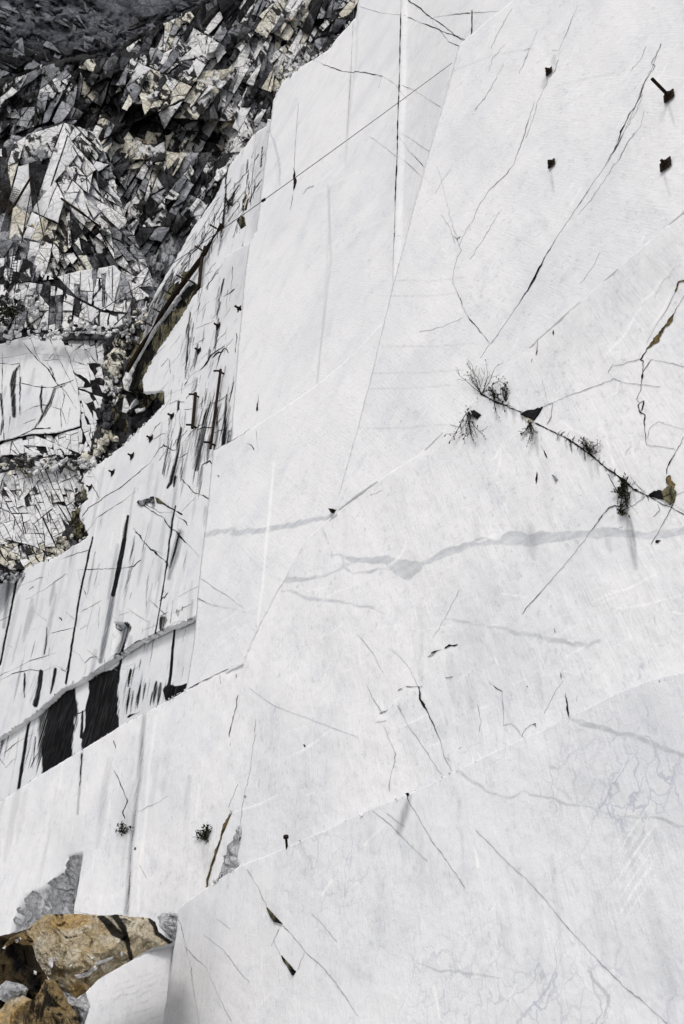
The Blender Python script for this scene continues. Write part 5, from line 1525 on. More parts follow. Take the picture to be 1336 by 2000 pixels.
# ---- jointed bench of upright columns
PR3 = facing_plane((150, 590), 75, -12, 5)
band = Face("jointed_bench", PR3, [(-60, 505), (0, 500), (30, 548), (70, 552), (110, 548), (160, 530), (220, 520), (262, 560), (300, 590), (312, 640), (300, 662), (-60, 668)], M['dark'],
            "white bench of upright jointed rock columns above the big square block", "rock", spacing=4, edge_jit=3, und=.3, seed=25, thick=3, attrs=("dark", "ochre"))
band.h -= .3
band.build()
split_blocks(band.obj, PR3, [(0, 555), (60, 552), (110, 560), (150, 585), (200, 610), (246, 615), (246, 648), (170, 652), (90, 645), (40, 640), (0, 650)], 13, 96, 2.4, 1.3, ['fresh', 'fresh', 'white', 'white', 'grey'], .7, .35, .10, seed=3, name="block", limit=140)
split_blocks(band.obj, PR3, [(112, 540), (150, 530), (205, 522), (222, 518), (262, 555), (302, 585), (300, 640), (250, 645), (246, 610), (200, 605), (150, 580)], 12, 98, 3.2, .9, ['fresh', 'fresh', 'grey', 'white', 'fresh'], .7, .25, .07, seed=4, name="block", limit=80)
split_blocks(band.obj, PR3, [(0, 505), (30, 500), (60, 510), (105, 545), (60, 550), (0, 555)], 11, 100, 2.0, 1.2, ['white', 'grey', 'fresh', 'dark'], .7, .4, .15, seed=6, name="block", limit=60)
rnd = random.Random(15)
pts = []
for _ in range(90):
    x = rnd.uniform(0, 250); y = 648 + rnd.gauss(0, 5) + 6 * math.sin(x / 40)
    pts.append((x, y, 1.2 + rnd.uniform(0, .8), rnd.uniform(5, 13), rnd.uniform(1, 2), .7, rnd.uniform(-20, 20), rnd.choice(['fresh', 'fresh', 'white', 'white', 'dark']), rnd))
for _ in range(60):
    t = rnd.random()
    pts.append((0 + rnd.uniform(0, 90) * t + 4, 600 + rnd.gauss(0, 22), 1.0, rnd.uniform(6, 14), rnd.uniform(1, 2), .7, rnd.uniform(60, 120), rnd.choice(['white', 'white', 'grey', 'dark']), rnd))
for _ in range(44):
    t = rnd.random()
    pts.append((235 + 60 * t, 600 + 50 * (1 - t) + rnd.gauss(0, 8), 1.0, rnd.uniform(5, 12), rnd.uniform(1, 2), .7, rnd.uniform(0, 180), rnd.choice(['fresh', 'white', 'cream', 'dark']), rnd))
scatter_shards(band.obj, PR3, pts, "stone")

# ---- the big square block
PR4 = facing_plane((110, 770), 70, -8, 6)
big = Face("jointed_block", PR4, [(-60, 668), (0, 668), (40, 657), (95, 648), (150, 655), (212, 656), (216, 690), (208, 760), (198, 830), (180, 893), (0, 893), (-60, 893)], M['dark'],
           "big square white rock block cut by joints, with curved black stains", "rock", spacing=4, edge_jit=1, und=.1, seed=26, thick=.6, attrs=("dark", "ochre"))
big.h -= .06
big.build()
M['fresh4'] = rock_mat("smooth_white_rock", (0.80, 0.80, 0.81), (0.68, 0.69, 0.71), 0.68, 0.76, 0.0, streak=0.65, freq=0.5, lines=0.15, seed=22, bump=0.35)
m4 = lambda x, y, r: r.choice(['fresh4', 'fresh4', 'fresh4', 'fresh4', 'fresh'])
LB = Face("block_front", PR4.back(-.15), [(-60, 672), (0, 672), (40, 660), (95, 652), (118, 652), (135, 700), (150, 745), (158, 800), (156, 833), (110, 846), (60, 848), (0, 862), (-60, 870)], M['left'], None, spacing=2.4, edge_jit=1.5, thick=.4, und=.06, seed=5, parent=big.obj)
for pts, w, v in (([(38, 712), (30, 728), (24, 750), (26, 780), (28, 812)], [5, 12, 16, 15, 12], 1.0), ([(40, 712), (39, 750), (40, 800)], [2, 3, 3], 1.3), ([(52, 700), (44, 714)], [5, 3], .6), ([(82, 755), (80, 775), (82, 806)], [7, 9, 6], 1.1),
                  ([(106, 758), (98, 785), (84, 812), (68, 836)], [7, 10, 11, 8], 1.0), ([(90, 706), (100, 722), (108, 744)], [3, 6, 4], 1.1), ([(94, 722), (92, 745)], [3, 2], .8), ([(82, 705), (80, 730)], [3, 2], .6), ([(137, 796), (133, 830)], [5, 3], 1.0), ([(108, 758), (124, 753), (138, 746)], [4, 5, 2], 1.2),
                  ([(122, 756), (126, 776), (118, 764)], [5, 3, 2], .9), ([(2, 690), (4, 740)], [3, 2], .9), ([(2, 770), (5, 810), (2, 850)], [8, 8, 6], 1.0), ([(3, 775), (12, 830)], [4, 3], .6), ([(30, 812), (26, 835)], [10, 5], .5)):
    LB.stroke('stain', pts, w if isinstance(w, int) else [q * .8 for q in w], v * .72, 5, jit=2)
LB.area('grey', [(15, 800), (80, 790), (70, 840), (0, 862)], .22, 14)
for i in range(12):
    LB.run(rnd.uniform(0, 140), rnd.uniform(680, 780), rnd.uniform(20, 60), rnd.uniform(3, 8), rnd.uniform(.15, .4), 'grey')
LB.build()
for pts, w in (([(40, 664), (75, 704), (95, 722), (110, 748), (128, 765), (150, 800)], [1, 1.4, 2, 2.6, 1.6, 1.2]), ([(94, 655), (110, 690), (130, 730), (150, 770)], [1, 1.3, 1.5, 1.2]), ([(0, 868), (30, 856), (66, 838), (100, 836)], 2.0), ([(0, 700), (60, 690), (95, 693), (130, 696)], .9), ([(40, 748), (70, 755), (105, 757), (145, 742)], [1.2, 1.2, 2, 1]),
               ([(39, 712), (39, 812)], 1.4), ([(0, 710), (25, 712), (40, 710)], .9), ([(18, 752), (40, 752)], 1.2), ([(16, 810), (45, 806), (65, 795), (85, 790), (120, 800)], 1.1), ([(82, 790), (82, 806), (90, 830)], 1.2), ([(112, 750), (118, 790), (120, 835)], 1.2), ([(85, 704), (115, 702)], .9), ([(80, 792), (112, 792)], .9), ([(105, 690), (95, 702)], .9),
               ([(5, 690), (4, 760), (8, 860)], [1.4, 1.8, 1.6]), ([(20, 812), (16, 858)], 1.1), ([(45, 828), (70, 818)], .7), ([(127, 770), (120, 800), (130, 830)], 1.0), ([(60, 660), (70, 690), (85, 715)], .8), ([(110, 760), (100, 790), (85, 815)], 1.2)):
    C(LB, pts, w, jit=1.2)
split_blocks(big.obj, PR4, [(118, 652), (150, 656), (212, 658), (214, 690), (206, 760), (196, 830), (180, 888), (160, 836), (158, 800), (150, 745), (135, 700)], 15, 74, 1.6, .55, m4, .5, .08, .04, seed=8, name="block", limit=140)
split_blocks(big.obj, PR4, [(0, 866), (60, 851), (110, 849), (158, 836), (180, 888), (0, 890)], 13, 86, 1.4, .6, m4, .5, .12, .06, seed=9, name="block", limit=70)

# ---- the shattered face under it
PR5 = facing_plane((85, 1000), 63.5, -8, 8)
shat = Face("shattered_bench", PR5, [(-60, 893), (0, 893), (100, 890), (185, 900), (185, 935), (160, 960), (150, 1010), (140, 1050), (118, 1085), (60, 1120), (0, 1140), (-60, 1140)], M['dark'],
            "low shattered white bench with a dense net of slanting joints under the big block", "rock", spacing=4, edge_jit=2, und=.2, seed=27, thick=.6, attrs=("dark", "ochre"))
shat.h -= .15
shat.build()
m5 = lambda x, y, r: ('cream' if y > 1062 or (y < 925 and x < 60) else r.choice(['fresh', 'fresh', 'fresh', 'white']))
split_blocks(shat.obj, PR5, [(0, 925), (50, 912), (110, 905), (150, 925), (165, 950), (150, 1005), (138, 1050), (112, 1085), (60, 1065), (0, 1050)], 10.5, 70, 2.4, 1.1, m5, .5, .16, .09, seed=10, name="block", limit=290, miny=4)
split_blocks(shat.obj, PR5, [(0, 1050), (60, 1066), (110, 1086), (60, 1114), (20, 1112), (0, 1100)], 12, 60, 1.6, 1.1, ['cream', 'cream', 'white'], .5, .2, .12, seed=11, name="block", limit=60, miny=4)
rnd = random.Random(16)
pts = []
for _ in range(120):
    x = rnd.uniform(0, 180); y = 905 + rnd.gauss(0, 9)
    pts.append((x, y, .5 + rnd.uniform(0, .6), rnd.uniform(5, 14), rnd.uniform(1, 1.8), .7, rnd.uniform(-30, 50), rnd.choice(['fresh', 'white', 'white', 'cream', 'dark']) if x > 60 else rnd.choice(['cream', 'white', 'dark']), rnd))
for _ in range(46):
    x = rnd.uniform(0, 60); y = 1124 + rnd.gauss(0, 7)
    pts.append((x, y, .6, rnd.uniform(4, 10), rnd.uniform(1, 1.8), .7, rnd.uniform(-30, 50), rnd.choice(['grey', 'grey', 'pale']), rnd))
scatter_shards(shat.obj, PR5, pts, "stone")

# ---- the gully of clay coloured stones between the blocks and the stained face
PRg = facing_plane((215, 800), 67, -14, 6)
gul = Face("rock_gully", PRg, [(200, 640), (300, 630), (330, 700), (330, 800), (290, 860), (200, 930), (180, 1000), (190, 1060), (100, 1110), (110, 1060), (150, 1000), (165, 940), (175, 880), (205, 760)], M['dark'],
           "dark gully of clay coloured broken stones between the jointed blocks and the stained face", "gully", spacing=3, edge_jit=3, und=.4, seed=28, thick=2, attrs=("dark", "ochre"))
add_relief(gul, [(20, 70, 1.5, .8, 1), (9, 60, 1.4, .4, 2)])
gul.build()
rnd = random.Random(17)
pts = []
path = [(250, 650), (235, 690), (225, 730), (222, 770), (215, 810), (205, 850), (185, 890), (170, 930), (160, 970), (155, 1010), (140, 1050), (115, 1085)]
BG = [(225, 680, 30, 20, 'cream'), (225, 715, 20, 20, 'cream'), (225, 760, 20, 20, 'white'), (205, 790, 14, 30, 'dark'), (240, 800, 20, 20, 'olive'), (225, 820, 14, 20, 'dark'), (200, 870, 20, 14, 'cream'), (165, 925, 14, 14, 'white'), (150, 960, 14, 20, 'dark'), (165, 960, 10, 10, 'olive'), (150, 1030, 16, 24, 'olive'), (135, 1060, 16, 16, 'cream'), (260, 770, 20, 20, 'white'), (290, 790, 20, 20, 'olive'), (268, 640, 20, 10, 'white')]
for _ in range(230):
    t = rnd.random() * (len(path) - 1); i = int(t)
    a, b = path[i], path[min(i + 1, len(path) - 1)]
    x = a[0] + (b[0] - a[0]) * (t - i) + rnd.gauss(0, 11); y = a[1] + (b[1] - a[1]) * (t - i) + rnd.gauss(0, 8)
    s = rnd.uniform(12, 24) if rnd.random() < .25 else rnd.uniform(5, 13)
    pts.append((x, y, .6 + rnd.uniform(-.2, .4), s, rnd.uniform(1, 1.9), .7, rnd.uniform(30, 130), weighted(BG, x, y, rnd, .5), rnd))
for (x, y, s, asp, a, c) in ((252, 745, 26, 2.6, 108, 'white'), (262, 790, 20, 2.0, 118, 'fresh'), (247, 790, 18, 2.2, 112, 'fresh'), (285, 785, 22, 1.8, 120, 'olive'), (272, 800, 16, 1.6, 125, 'fresh'), (240, 830, 22, 1.5, 100, 'olive'), (270, 760, 18, 2.6, 110, 'dark'), (245, 720, 14, 3.5, 105, 'dark'), (300, 775, 16, 1.3, 100, 'olive')):
    pts.append((x, y, 1.6, s, asp, .6, a, c, rnd))
scatter_shards(gul.obj, PRg, pts, "stone")

# ---- ochre boulders at the foot
def boulder(name, plane, outline, ctl, mat, label, cat="boulder", spacing=2.2, layers=((34, 50, 1.6, .16, 1), (13, 60, 1.7, .09, 2), (6, 40, 1.5, .035, 3)), seed=1, thick=1.4, parts=None, jit=1.6):
    f = Face(name, plane, [(p[0], p[1]) for p in outline], M[mat], label, cat, spacing=spacing, edge_jit=jit, thick=thick, und=.02, seed=seed, attrs=("dark", "ochre"))
    f.h += tin(list(outline) + list(ctl), f.P)
    add_relief(f, layers)
    return f


PB = facing_plane((170, 1880), 19.0, -22, 12)
b1 = boulder("boulder", PB, [(48, 1817, -.3), (70, 1800, -.3), (90, 1786, -.3), (150, 1785, -.25), (195, 1788, -.3), (228, 1786, -.3), (262, 1791, -.4), (292, 1793, -.5), (303, 1800, -.5), (310, 1820, -.4), (332, 1836, -.5), (338, 1840, -.6), (318, 1848, -.4), (286, 1856, -.2),
                             (257, 1876, -.1), (215, 1899, 0), (191, 1914, 0), (168, 1938, .1), (150, 1950, .1), (120, 1935, .1), (90, 1905, .2), (70, 1870, .2)],
             [(120, 1830, .45), (100, 1800, .15), (170, 1810, .40), (150, 1870, .62), (120, 1890, .45), (197, 1792, -.05), (215, 1820, -.18), (246, 1840, -.25), (256, 1870, -.12), (236, 1795, .1), (250, 1822, .18), (225, 1850, .42), (200, 1860, .55), (180, 1900, .45), (140, 1920, .4),
              (275, 1800, .05), (285, 1830, .12), (265, 1850, .05), (232, 1790, -.2), (244, 1826, -.05), (300, 1815, -.3)], 'brown',
             "big ochre boulder with white chipped edges, leaning on the veined marble block", seed=61)
x, y = b1.P[:, 0], b1.P[:, 1]
b1.at['ochre'] += .25 * np.clip(1 - np.hypot((x - 150) / 60, (y - 1800) / 20), 0, 1) + .3 * np.clip(1 - np.hypot((x - 150) / 30, (y - 1935) / 24), 0, 1) - .2 * np.clip(1 - np.hypot((x - 100) / 40, (y - 1850) / 34), 0, 1)
b1.stroke('dark', [(197, 1790), (222, 1818), (247, 1835), (256, 1872)], [10, 14, 10, 6], .75, 8)
b1.stroke('dark', [(225, 1788), (240, 1812), (248, 1830)], [6, 9, 5], .7, 6)
b1.stroke('dark', [(296, 1796), (308, 1822), (332, 1838)], [10, 12, 12], .6, 8)
b1.stroke('dark', [(110, 1812), (130, 1832), (150, 1828)], 5, .5, 5)
b1.build()
PB2 = facing_plane((60, 1890), 18.4, -30, 4)
b2 = boulder("boulder", PB2, [(-30, 1835, -.2), (0, 1828, -.2), (28, 1822, -.2), (49, 1816, -.3), (62, 1845, 0), (72, 1875, .1), (92, 1908, .1), (112, 1950, 0), (70, 1990, 0), (30, 2000, 0), (0, 2000, 0), (-30, 2000, 0)],
             [(20, 1850, -.35), (40, 1880, -.3), (58, 1905, -.1), (10, 1895, -.2), (18, 1836, .2), (46, 1826, .1)], 'umber', "dark umber boulder with a black hollow, left of the big ochre one", seed=62)
b2.stroke('dark', [(15, 1845), (40, 1885), (70, 1925)], 30, .5, 16)
b2.build()
patch(b2, [(20, 1832), (48, 1818), (66, 1838), (64, 1846), (44, 1846), (30, 1838), (8, 1854), (4, 1850)], 'rust', "stone_flake", seed=31, rel=.05, proud=.14)
b3 = boulder("boulder", PB2.back(-.3), [(48, 1990, 0), (62, 1958, .1), (80, 1930, .1), (88, 1912, 0), (105, 1914, 0), (122, 1936, 0), (130, 1952, 0), (150, 1982, 0), (160, 2010, 0), (166, 2330, -.3), (40, 2330, -.3)],
             [(95, 1930, .35), (90, 1975, .6), (120, 1990, .55), (80, 2010, .5), (110, 2060, .4)], 'rust', "rust brown boulder in front, lowest of the pile", seed=63)
b3.build()
b4 = boulder("boulder", PB2.back(-.15), [(-30, 1935, 0), (0, 1925, 0), (12, 1915, 0), (42, 1922, 0), (56, 1932, 0), (50, 1945, 0), (32, 1952, 0), (14, 1960, 0), (0, 1952, 0), (-30, 1960, 0)],
             [(20, 1932, .3), (-10, 1940, .2), (40, 1935, .2)], 'pale', "small pale grey stone wedged under the dark umber boulder", seed=64)
b4.build()
b5 = boulder("boulder", PB2.back(-.25), [(-30, 1985, 0), (0, 1972, 0), (20, 1950, 0), (45, 1944, 0), (62, 1952, 0), (56, 1980, 0), (46, 2010, 0), (42, 2330, -.2), (-40, 2330, -.2)],
             [(20, 1985, .4), (40, 1965, .3), (10, 2030, .5)], 'brown', "flat topped pale tan boulder at the left edge of the pile", seed=65)
b5.at['ochre'] += .1
b5.build()
b6 = boulder("boulder", PB.back(-.1), [(120, 1936, 0), (140, 1942, 0), (152, 1952, 0), (167, 1938, 0), (176, 1966, 0), (166, 1996, 0), (160, 2015, 0), (158, 2300, 0), (138, 2300, 0), (140, 1985, 0), (128, 1962, 0)],
             [(150, 1965, .3), (160, 1985, .25)], 'pale', "white and grey stone between the rust brown boulder and the veined block", seed=66)
b6.at['dark'] += .1
b6.build()
b7 = boulder("broken_corner", plane_through(A4, (330, 1805), -.1, 50, 4), [(300, 1781, -.2), (318, 1784, 0), (344, 1783, 0), (344, 1838, 0), (332, 1836, -.1), (314, 1824, -.2), (308, 1800, -.2)], [(325, 1795, .25), (330, 1815, .3), (318, 1808, .1)],
             'pale', "broken pale grey corner of marble between the ochre boulder and the lowest face", "stone", seed=67)
b7.build()
for i, pl in enumerate(([(145, 1905), (170, 1898), (186, 1886), (190, 1892), (174, 1906), (150, 1912)], [(186, 1880), (205, 1873), (222, 1867), (220, 1873), (202, 1880), (188, 1886)], [(235, 1862), (238, 1858), (241, 1866), (236, 1870)], [(96, 1870), (108, 1870), (104, 1886), (98, 1904), (95, 1888)], [(168, 1862), (184, 1872), (180, 1874)],
                        [(135, 1886), (142, 1882), (139, 1890)])):
    patch(b1, pl, 'fresh4', "white_chip", seed=70 + i, rel=.01, proud=.03, jit=1.0)
for i, pl in enumerate(([(29, 1836), (40, 1830), (42, 1834), (32, 1842)], [(66, 1895), (72, 1898), (71, 1905), (66, 1902)], [(4, 1852), (12, 1846), (10, 1854)])):
    patch(b2, pl, 'fresh4', "white_chip", seed=80 + i, rel=.01, proud=.16, jit=.6)
for i, pl in enumerate(([(106, 1945), (128, 1955), (140, 1975), (132, 1972), (116, 1958)], [(98, 1975), (104, 1974), (104, 2000), (98, 2000)])):
    0 and patch(b3, pl, 'fresh4', "white_chip", seed=90 + i, rel=.01, proud=.04, jit=.8)


# ------------------------------------------------------------------ steel and plants
def tube_geo(pts, r, sides=6):
    pts = [Vector(p) for p in pts]
    rs = [r] * len(pts) if isinstance(r, (int, float)) else list(r)
    V, F = [], []
    for i, p in enumerate(pts):
        t = (pts[min(i + 1, len(pts) - 1)] - pts[max(i - 1, 0)]).normalized()
        a = t.orthogonal().normalized(); b = t.cross(a)
        for k in range(sides):
            an = 2 * math.pi * k / sides
            V.append(p + (a * math.cos(an) + b * math.sin(an)) * rs[i])
    for i in range(len(pts) - 1):
        for k in range(sides):
            F.append((i * sides + k, i * sides + (k + 1) % sides, (i + 1) * sides + (k + 1) % sides, (i + 1) * sides + k))
    F.append(tuple(range(sides))[::-1]); F.append(tuple((len(pts) - 1) * sides + k for k in range(sides)))
    return V, F


def tube(name, pts, r, mat, parent, sides=6):
    V, F = tube_geo(pts, r, sides)
    o = parent.location if parent is not None else Vector((0, 0, 0))
    return mesh_py(name, [v - o for v in V], F, M[mat], parent)


def box(name, c, ax, half, mat, parent, bev=0.0):
    """A bevelled bar: centre, three axes, three half sizes."""
    bm = bmesh.new()
    bmesh.ops.create_cube(bm, size=2)
    for v in bm.verts:
        v.co = Vector((v.co.x * half[0], v.co.y * half[1], v.co.z * half[2]))
    if bev:
        bmesh.ops.bevel(bm, geom=bm.edges[:], offset=bev, segments=1, affect='EDGES')
    m = Matrix([Vector(a) for a in ax]).transposed().to_4x4()
    o0 = parent.location if parent is not None else Vector((0, 0, 0))
    m.translation = Vector(c) - o0
    bm.transform(m)
    me = bpy.data.meshes.new(name); bm.to_mesh(me); bm.free()
    me.materials.append(M[mat])
    return link(bpy.data.objects.new(name, me), parent)


def anchor(face, x, y, size, rod, label, group, rod_r=0.03, turn=0.0, off=0.05):
    n, u, v = (Vector(a) for a in (face.plane.n, face.plane.u, face.plane.v))
    p = Vector(face.pos(x, y))
    t = tag(empty("anchor_plate", p), label, "anchor", group)
    rot = Matrix.Rotation(R(turn), 3, n)
    box("plate", p + n * off, (rot @ u, rot @ v, n), (size / 2, size / 2, .018), 'steel', t, .006)
    d = (n + Vector((0, 0, .06))).normalized()
    tube("rod", [p - n * .05, p + d * rod], rod_r, 'steel', t, 8)
    tube("nut", [p + n * (off + .018), p + n * (off + .075)], rod_r * 2.1, 'steel', t, 6)
    return t


G1, G2 = "rock anchors on the upper slab", "small rock anchors on the left face"
anchor(F2, 1303, 324, .25, .18, "rusted square anchor plate with a short stub, lower right of the four on the slab", G1)
anchor(F2, 1310, 191, .24, .58, "rusted anchor plate with a long bare rod, upper right of the four on the slab", G1, .035)
anchor(F2, 1079, 321, .20, .16, "small rusted anchor plate by itself in mid slab, below the one beside a pale chip", G1)
anchor(F2, 1076, 143, .20, .18, "rusted anchor plate under a pale chipped flake high on the slab", G1)
for x, y, s, lab in ((296, 857, .34, "small dark anchor on the stained face, highest of the slanting row of four"), (258, 891, .34, "small dark anchor on the stained face, second in the slanting row"),
                     (220, 923, .34, "small dark anchor on the stained face, third in the slanting row"), (177, 953, .34, "small dark anchor at the ragged left rim, lowest of the slanting row"),
                     (338, 814, .30, "small dark anchor beside the short steel pole"), (390, 686, .32, "small dark anchor in the cracked part over the long steel pole"),
                     (428, 638, .34, "small dark anchor on bare stone under the leaning slab's foot")):
    anchor(F7, x, y, s, .3, lab, G2, .05, 20)
anchor(F1, 467, 603, .28, .3, "small dark anchor on the outer edge of the tall pillar", G2, .05, 20)


def line_on(face, a, b, off, n=2):
    return [face.pos(a[0] + (b[0] - a[0]) * i / (n - 1), a[1] + (b[1] - a[1]) * i / (n - 1), 0) * 1.0 + face.plane.n * off for i in range(n)]


def straight(face, a, b, off):
    P_ = face.plane.back(-off).at([a, b])
    return [P_[0], P_[1]]


def pole(face, a, b, w, label, brackets=(0.06, .94)):
    p = straight(face, a, b, .22)
    t = tag(empty("steel_pole", Vector(p[1])), label, "steel pole", "steel poles fixed to the left face")
    r = w * face.plane.mpp(*a) / 2
    tube("shaft", p, r, 'steel', t, 8)
    d = Vector(p[1] - p[0])
    for k in brackets:
        c = Vector(p[0]) + d * k
        s = Vector(face.plane.u)
        sg = -1 if (rays([a])[0] * 0 + face.plane.u)[0] > 0 else 1
        tube("bracket", [c - Vector(face.plane.n) * .25, c + Vector(face.plane.n) * .1, c + Vector(face.plane.n) * .18 + s * sg * .28 + Vector((0, 0, .12))], .05, 'steel', t, 6)
    return t


pole(F7, (382, 768), (376, 836), 6.5, "short black steel pole on the stained face, left of the taller one")
pole(F7, (431, 722), (411, 876), 5.5, "tall thin black steel pole on the stained face, near the pillar edge", (.03, .94))

# the long rail along the leaning slab
rl = [(434, 438), (400, 492), (388, 512), (361, 549), (339, 578), (314, 615), (277, 675), (247, 726)]
rp = [F8.plane.back(-.30).at([q])[0] for q in rl]
rail = tag(empty("steel_rail", Vector(rp[-1])), "long dark steel rail with stub brackets running down the leaning slab", "rail")
tube("beam", rp, [.16, .17, .17, .17, .16, .16, .17, .17], 'steel', rail, 6)
sub = [(400, 482), (394, 510), (389, 556), (378, 580), (372, 590)]
tube("branch", [F8.plane.back(-.26).at([q])[0] for q in sub], [.10, .11, .12, .14, .09], 'steel', rail, 6)
for (x, y) in ((427, 449), (398, 491), (362, 547), (337, 577), (316, 612), (299, 638), (275, 676), (384, 556)):
    c = F8.plane.back(-.3).at([(x, y)])[0] - F8.plane.n * .3
    e = F8.plane.back(-.3).at([(x - 9, y - 5)])[0] - F8.plane.n * .3
    tube("bracket", [c + F8.plane.n * .35, c + F8.plane.n * .5, e + F8.plane.n * .6], .06, 'steel', rail, 5)

# the cable from the slab edge down to the far bench
ca = F2.pos(887, 127, .1)
cb = PR3.at([(205, 640)])[0] + PR3.n * 1.5
cab = tag(empty("cable", Vector(ca)), "thin steel cable slung from the upper slab edge down across the pillar", "cable")
npt = 24
cp = []
for i in range(npt + 1):
    s = i / npt
    p = ca + (cb - ca) * s
    p[2] -= .35 * 4 * s * (1 - s)
    cp.append(p)
tube("strand", cp, [.010 + .024 * i / npt for i in range(npt + 1)], 'cable', cab, 6)
tube("clamp", [cp[8], cp[8] + (cb - ca) * .006], .07, 'steel', cab, 6)

# rod at the foot of the upper slab, and the pin on the ledge
p0 = F3.pos(652, 1001, .02)
d0 = rays([(686, 977)])[0]
rod = tag(empty("steel_rod", Vector(p0)), "thin dark steel rod sticking up from the foot of the upper slab", "steel rod")
tube("shaft", [p0, CAM + d0 * (float(A3.depth([(652, 1001)])[0]) - .25)], .022, 'steel', rod, 6)
V_ = [F3.plane.at([q])[0] + F3.plane.n * h for q in ((647, 996), (657, 997), (652, 1004)) for h in (.02, .10)]
mesh_py("bracket", [Vector(v) - Vector(p0) for v in V_], [(0, 2, 4), (1, 5, 3), (0, 1, 3, 2), (2, 3, 5, 4), (4, 5, 1, 0)], M['steel'], rod)
pb = A4.at([(557, 1662)])[0] - A4.n * .05
pt = CAM + rays([(558.5, 1634)])[0] * float(A4.depth([(557, 1662)])[0])
pin = tag(empty("steel_pin", Vector(pb)), "short black headed steel pin standing on the ledge of the lowest face", "steel pin")
dd = Vector(pt - pb)
tube("shaft", [pb, pb + np.array(dd) * .9], .024, 'steel', pin, 8)
tube("head", [pb + np.array(dd) * .84, pb + np.array(dd) * .9, pb + np.array(dd) * 1.06, pb + np.array(dd) * 1.1], [.03, .055, .055, .035], 'steel', pin, 10)

# ladder, net and poles on the crag
f0 = lambda x, y: CAM + rays([(x, y)])[0] * LAD_D
def clear_depth(face, pts, gap):
    """How far in front of the rock a thing has to stand to lean on it."""
    out = []
    for p in pts:
        q = face.pos(p[0], p[1], gap)
        out.append(float((q - CAM) @ FWD))
    return min(out)


LAD_D = min(clear_depth(crag, [(27, 489), (30, 520)], 1.9), clear_depth(band, [(23, 551), (30, 520)], 1.6))
lad = tag(empty("ladder", Vector(f0(23, 551))), "narrow steel ladder leaning on the far left bench", "ladder")
tube("side_rail", [f0(27, 489), f0(18, 551)], .035, 'steel', lad, 5)
tube("side_rail", [f0(36, 489), f0(30, 551)], .035, 'steel', lad, 5)
for i in range(11):
    t = (i + .5) / 11
    tube("rung", [f0(27 - 9 * t, 489 + 62 * t), f0(36 - 6 * t, 489 + 62 * t)], .028, 'steel', lad, 5)
g0 = lambda x, y, off=3.4: crag.pos(x, y, max(1.9, off - 1.5))
gp = tag(empty("steel_pole", Vector(g0(17, 419))), "slanting dark steel pole holding the wire net on the crag", "steel pole")
tube("shaft", [g0(63, 342), g0(17, 419)], [.09, .13], 'steel', gp, 8)
gp2 = tag(empty("steel_pole", Vector(g0(196, 444))), "dark steel pole lying aslant across the middle of the crag", "steel pole")
tube("shaft", [g0(120, 388, 4.2), g0(160, 416, 4.2), g0(196, 444, 3.4)], [.10, .13, .15], 'steel', gp2, 8)
net = tag(empty("wire_net", Vector(g0(10, 390))), "diamond wire net hung on the slanting pole at the left edge", "wire net")
nv, nf = [], []
org = net.location
quad = ((-14, 338), (40, 372), (18, 416), (-14, 398))
def nq(u, v):
    a = np.array(quad, float)
    p = (a[0] * (1 - u) + a[1] * u) * (1 - v) + (a[3] * (1 - u) + a[2] * u) * v
    return g0(p[0], p[1], 3.3 + .25 * math.sin(u * 5) * math.sin(v * 4))
for k in range(-12, 13):
    for sg in (1, -1):
        line = []
        for i in range(13):
            v = i / 12
            u = (k / 12 + (v if sg > 0 else 1 - v))
            if 0 <= u <= 1:
                line.append(nq(u, v))
        if len(line) > 1:
            V, F = tube_geo(line, .022, 4)
            nf += [tuple(q + len(nv) for q in f) for f in F]
            nv += [v - org for v in V]
mesh_py("netting", nv, nf, M['steel'], net)["kind"] = "stuff"
for a, b, lab in (((61, 372), (43, 470), "taut dark rope hanging on the pale crag, left of a longer one"), ((66, 356), (88, 475), "long thin dark rope hanging down the pale middle of the crag")):
    rp_ = tag(empty("rope", Vector(g0(*a))), lab, "rope")
    tube("strand", [g0(*a, 3.6), g0((a[0] + b[0]) / 2 - 1, (a[1] + b[1]) / 2, 3.7), g0(*b, 3.6)], .05, 'steel', rp_, 5)


